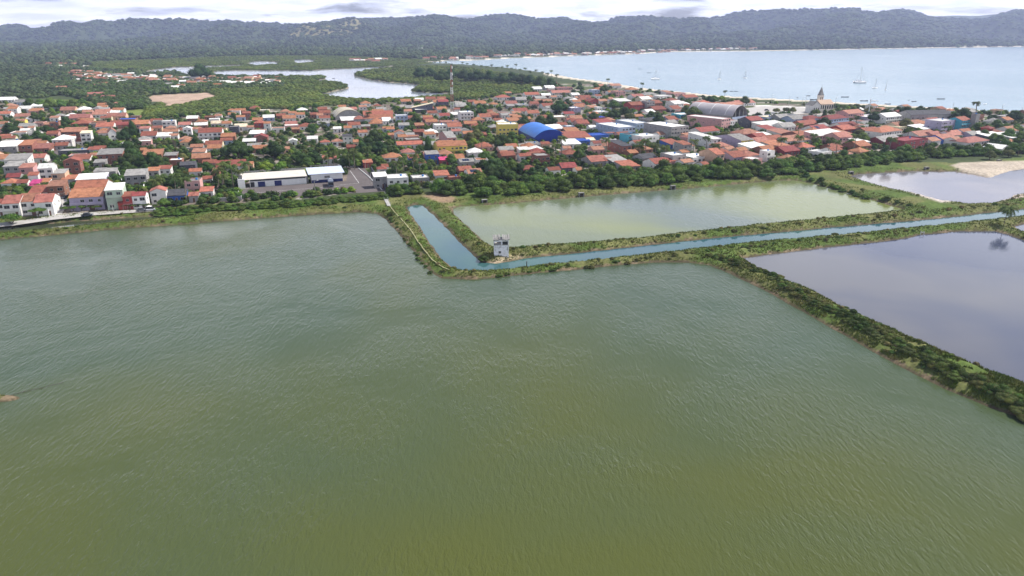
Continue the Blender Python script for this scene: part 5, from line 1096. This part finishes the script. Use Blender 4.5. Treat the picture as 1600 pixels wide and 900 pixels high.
vehicle(222, 330, 4.2, 1.8, 1.5, surf('car_grey', (.25,.25,.26), .1, .5, .3, .5), 'grey car just left of the white van on the shore street', 1.75)
vehicle(1198, 173, 4.6, 2, 1.7, HULLD, 'dark car parked on the plaza behind the arena', 1.6)

# islet debris
m = MB()
A = P(18, 617, .12); B = P(98, 598, .12)
for i in range(9): a = A.lerp(B, i/9); b = A.lerp(B, (i+1.1)/9); b.z = .12; m.tube(a+Vector((0, rr.uniform(-.3, .3), 0)), b+Vector((0, rr.uniform(-.3, .3), 0)), .05, .04, 5, DARKW)
tag(m.build('floating_line'), 'thin brown line of sticks floating off the grassy islet at left', 'debris line')
for i, (dx, W_) in enumerate(((-2, 2.0), (0, 1.5), (1.5, 1.1))):
    shrub(ISL[0]+dx, ISL[1]+.2*i, W_, .6, 'islet_shrub', NEARS, 'green bush on the small islet at the left edge of the pond', 'bushes on the islet')
# ------------------------------------------------------------------ masses behind and between the houses
def far_house(x, y, W, rr):
    m = MB(); D = W*rr.uniform(.7, 1); H = rr.choice((3, 3.2, 5.5)); k = rr.choice('ggs'); wm = WALL[rr.choice('wwwpcgo')]; rm = ROOF[rr.choice('oprwwgt')]
    wall_mb(m, k, W, D, H, wm); roof_mb(m, k, W, D, H, rm, rr, wm); z = float(height(np.array([x]), np.array([y]))[0])
    m.box(W*.3, W*.7, -.04, .02, .8, 2.0, G_DARK)
    BACKM.add(m, Matrix.Translation((x, y, z)) @ Matrix.Rotation(rr.uniform(-.2, .6), 4, 'Z'))
rr = random.Random(8)
for (x0, y0, x1, y1, spread, n) in ((655,93,745,92,5,26),(745,90,860,86,4,34),(815,84,890,85,4,34),(860,86,1000,82.5,3,46),(1000,82,1060,79,3,14),(1060,79,1160,77,2,26),(1130,74,1160,73,1.5,10),(640,80,700,78,6,22),(50,83,150,85,2.5,22),(540,95,600,97,3,12),(1170,77,1180,76,2,4),(1475,56,1510,59,2,12),(1415,60,1440,60,2,6),(1590,52,1640,52,2,6),(500,75,600,76,3,14),(760,79,800,77,2,10)):
    for i in range(n):
        t = rr.random(); px = x0+(x1-x0)*t+rr.uniform(-3, 3); py = y0+(y1-y0)*t-abs(rr.gauss(0, spread*.5))
        g = P(px, py+1.0, 2.0)
        if g.y > 5200 or g.y < 0: continue
        far_house(g.x, g.y, rr.uniform(9, 17)*(1+g.y/9000), rr)
# rows filling the gaps at the back of the town
FX = np.array([[f[0].x, f[0].y, f[1]] for f in FOOT]); TX = np.array([[t[0].location.x, t[0].location.y, t[3]*.35] for t in TREES if t[4] != 'palm'])
added = 0; tries = 0; FILL = []
while tries < 9000 and added < 260:
    tries += 1; px = rr.uniform(-40, 1640); py = rr.uniform(135, 262)
    g = P(px, py, 1.45)
    if not in_poly([g.x], [g.y], TOWN)[0]: continue
    if psd(np.array([g.x]), np.array([g.y]), W_BAY, 60)[0] < 28: continue
    if 440 < px < 640 and 205 < py: continue
    if 340 < px < 600 and py > 240: continue
    W = rr.uniform(7, 11); R = W*.62
    if (np.hypot(FX[:, 0]-g.x, FX[:, 1]-g.y) < (FX[:, 2]+R)*.84).any() or (np.hypot(TX[:, 0]-g.x, TX[:, 1]-g.y) < TX[:, 2]+R*.7).any(): continue
    if 1150 < px < 1285 and py < 186: continue
    FX = np.vstack([FX, [g.x, g.y, R]]); added += 1
    m = MB(); D = W*rr.uniform(.8, 1.1); H = 3.0; k = rr.choice('ggghsF'); wm = WALL[rr.choice('wwwwppgbbcou')]; rm = ROOF[rr.choice('ooopprrrtggw')]
    wall_mb(m, k, W, D, H, wm); roof_mb(m, k, W, D, H, rm, rr, wm)
    for i in range(2): m.box(W*(.2+.45*i), W*(.2+.45*i)+1.1, -.04, .02, .9, 2.0, G_DARK)
    BACKM.add(m, Matrix.Translation((g.x-W/2, g.y-D/2, 1.45)) @ Matrix.Rotation(default_yaw(px)+rr.uniform(-.08, .08), 4, 'Z'))
for poly, n in (([(105,114),(165,119),(240,124),(235,133),(180,131),(120,126)], 60), ([(250,123),(300,122),(330,128),(330,136),(300,141),(255,141)], 34), ([(325,125),(430,126),(430,134),(330,135)], 22), ([(95,110),(60,104),(110,104),(150,112)], 10)):
    A = np.array(PP(poly)); c_ = 0; tr_ = 0
    while c_ < n and tr_ < 3000:
        tr_ += 1; gx = rr.uniform(A[:, 0].min(), A[:, 0].max()); gy = rr.uniform(A[:, 1].min(), A[:, 1].max())
        if not in_poly([gx], [gy], A)[0] or (np.hypot(FX[:, 0]-gx, FX[:, 1]-gy) < FX[:, 2]+5).any(): continue
        if height(np.array([gx]), np.array([gy]), True)[1][0] < 6: continue
        far_house(gx, gy, rr.uniform(8, 14), rr); FX = np.vstack([FX, [gx, gy, 6]]); c_ += 1
tag(BACKM.build('background_houses'), kind='stuff')
x, y = sample_px(15000, -120, 1720, 132, 335); k = in_poly(x, y, TOWN); x, y = x[k], y[k]
clear = np.ones(len(x), bool)
for fx, fy, fr in FX: clear &= np.hypot(x-fx, y-fy) > fr*.75
for poly in ([(378,312.5),(360,299),(391,293.4),(470,288),(541,283),(545,258),(568,257),(606,291),(608,302),(560,303),(480,307),(430,311)], [(-40,350),(20,344),(80,335),(150,329),(262,323),(262,330),(150,338),(80,345),(20,354),(-40,361)], [(76,340),(98,335.5),(109,316),(116,300),(116,288),(102,288),(99,302),(92,314)], [(1150,171),(1190,164),(1285,169),(1275,178),(1215,182),(1170,184)]):
    clear &= ~in_poly(x, y, PP(poly))
clear &= psd(x, y, W_BAY, 60) > 30
x, y = x[clear], y[clear]
GV = [crown_mesh('garden_bush', 500+i, (F_MID, F_DARK, F_BRIGHT, F_OLIVE)[i], 6, 260, .07, .75, .30, (.22, .32), .0, sub=1) for i in range(4)]
scatter('garden_greenery', np.stack([x, y, np.full(len(x), 1.3)], 1), RNG.uniform(1.5, 5.5, len(x))*(1+.3*(y > 650)), GV[:2]+GV[:2]+GV[2:], .85)

x, y = sample_px(9000, 60, 470, 108, 176)
k = in_poly(x, y, PP([(92,108),(235,112),(300,117),(440,121),(445,140),(345,142),(322,146),(240,150),(230,172),(180,176),(140,160),(92,150)])) & ~in_poly(x, y, TOWN) & (psd(x, y, SANDS[0][0], 30) > 3)
for fx, fy, fr in FX: k &= np.hypot(x-fx, y-fy) > fr*.9
h, sd = height(x, y, True); k &= sd > 3; x, y, h = x[k], y[k], h[k]
scatter('village_trees', np.stack([x, y, h-.3], 1), RNG.uniform(5, 10.5, len(x)), FARV+GV[:1], .85)
# ------------------------------------------------------------------ labels
LMS = {'bus_depot': 'bus depot', 'gymnasium': 'blue gym', 'arena': 'grey arena', 'ribbed_hall': 'cream ribbed hall', 'apartment_block': 'tall yellow block', 'monopitch_hall': 'sloping grey hall', 'church': 'church',
       'lattice_mast': 'lattice mast', 'chapel': 'white chapel', 'seafront_hotel': 'seafront hotel', 'school_block': 'long pink block', 'pagoda_house': 'two tier house', 'tank_house': 'dark tank house', 'school_shed': 'dark red shed', 'water_tower': 'concrete tower'}
PTS = [(LMS[a['name']], px, py) for o, px, py, a in HOUSES if a.get('name') in LMS]
PTS += [('big round tree', 368, 232), ('bare mud field', 285, 160), ('pale green house', 177, 305), ('left street corner', 98, 325), ('lone brick tower house', 111, 262), ('yellow balcony house', 707, 238), ('turquoise tower house', 1511, 198), ('maroon ruin', 1432, 224), ('footbridge', 603, 305), ('yellow fronted block', 1168, 232), ('white twin blocks', 990, 205)]
OWN = {(177, 297): 'pale green three storey house with white roof by the shore street', (111, 252): 'tall bare brick house with orange gable roof near the street corner', (707, 228): 'cream yellow two storey house with orange roof and long balcony', (1511, 188): 'bright turquoise three storey house with orange roof near the beach',
       (1432, 219): 'roofless maroon two storey ruin with window holes behind the mangroves', (1168, 219): 'grey roofed block with bright yellow front right of the coconut palms', (980, 199): 'pale blue two storey block with flat white roof, nearer of two', (1005, 193): 'pale blue two storey block with flat white roof, farther of two',
       (1063, 198): 'long grey three storey block with flat white roof left of the pink block', (676, 241): 'bright blue two storey house with grey sheet roof and balcony', (706, 215): 'large plain pink block with grey roof above the yellow balcony house', (361, 260): 'long low red roofed house under the big round tree',
       (141, 280): 'long low building with bright white roof at left', (641, 226): 'long white house with bright orange roof above the blue houses', (515, 248): 'small white house with orange roof directly behind the blue depot roof',
       (134, 308): 'wide lilac house with stepped orange roofs on the shore street', (140, 293): 'wide white house with stepped orange roof behind the lilac one', (938, 212): 'low bright blue box shaped building right of the dark red shed', (171, 241): 'large bare brick building with grey sheet roof beside dark trees', (8, 229): 'wide grey two storey block with white roof at the left edge'}
def cls(px, py):
    best = min(PTS, key=lambda q: math.hypot(px-q[1], (py-q[2])*2.2)); dx, dy = px-best[1], (py-best[2])*2.2
    if abs(dx) > abs(dy): w = 'left of' if dx < 0 else 'right of'
    else: w = 'behind' if dy < 0 else 'in front of'
    return best[0], w, math.hypot(dx, dy)
ORD = ['nearest', 'second nearest', 'third nearest', 'fourth nearest', 'fifth nearest', 'sixth nearest', 'seventh nearest', 'eighth nearest', 'ninth nearest', 'tenth nearest', 'eleventh nearest', 'twelfth nearest']
def assign(items):          # items: (obj, px, py, look)
    grp = {}
    for o, px, py, look in items:
        lm, w, d = cls(px, py); grp.setdefault((look, w, lm), []).append((d, o))
    for (look, w, lm), L_ in grp.items():
        L_.sort(key=lambda q: q[0])
        for i, (d, o) in enumerate(L_):
            t_ = f'{look}, {w} the {lm}' if len(L_) == 1 else f'{look}, {ORD[min(i, 11)]} {w} the {lm}'
            if len(t_.split()) > 16: t_ = t_.replace(' tile roof', ' roof')
            if len(t_.split()) > 16: t_ = t_.replace('low ', '')
            o['label'] = t_
items = []
for o, px, py, a in HOUSES:
    if a.get('fixed'): continue
    if a['label']:
        o['label'] = a['label']; o['category'] = {'market_hall': 'hall', 'pavilion': 'pavilion', 'apartment_block': 'building', 'school_shed': 'shed', 'canopy_shed': 'shed', 'school_block': 'building', 'seafront_hotel': 'hotel', 'water_tower': 'tower', 'chapel': 'chapel', 'tank_house': 'building', 'pagoda_house': 'house'}[a['name']]; continue
    o['category'] = 'house'; o['group'] = 'houses of the town'
    if (px, py) in OWN: o['label'] = OWN[(px, py)]; continue
    st = {1: 'low', 2: 'two storey', 3: 'three storey'}[a['n']]
    size = 'wide ' if a['W'] > 14 and a['k'] not in 'hf' else ''
    if 'noroof' in a['fl']: look = f'{st} {NAMEW[a["w"]]} roofless house'
    elif a['k'] == 'F': look = f'{size}{st} {NAMEW[a["w"]]} house with flat roof'
    elif a['k'] == 'h': look = f'{size}{st} {NAMEW[a["w"]]} house, hipped {NAMER[a["r"]]} roof'
    elif a['k'] == 'f': look = f'{size}{st} {NAMEW[a["w"]]} gable fronted house, {NAMER[a["r"]]} roof'
    else: look = f'{size}{st} {NAMEW[a["w"]]} house, {NAMER[a["r"]]} roof'
    if 's' in a['fl']: look = f'{NAMEW[a["w"]]} house with dark solar panels on its roof'
    if 'a' in a['fl']: look = f'{NAMEW[a["w"]]} house with magenta awning'
    items.append((o, px, py, look))
assign(items)
items = []
for o, px, py, W, kd in TREES:
    o['category'] = 'palm tree' if kd == 'palm' else 'tree'; o['group'] = 'coconut palms of the town' if kd == 'palm' else 'trees among the houses'
    if 'label' in o.keys(): continue
    if kd == 'palm':
        if px < 880 and py < 120:
            o['label'] = 'slim coconut palm in the row on the point by the bay'; o['group'] = 'palms on the point'; continue
        look = 'slim coconut palm'
    else:
        sz = 'large ' if W > 16 else ('small ' if W < 8 else '')
        look = sz+{'dark': 'dark green tree', 'mid': 'mid green leafy tree', 'bright': 'bright yellow green tree', 'olive': 'dull olive tree', 'round': 'round dark tree', 'tall': 'tall narrow tree', 'umbrella': 'flat topped tree'}[kd]
        if kd == 'round': o['label'] = 'very large round dark green tree in the middle of the left houses'; continue
    items.append((o, px, py+10, look))
assign(items)
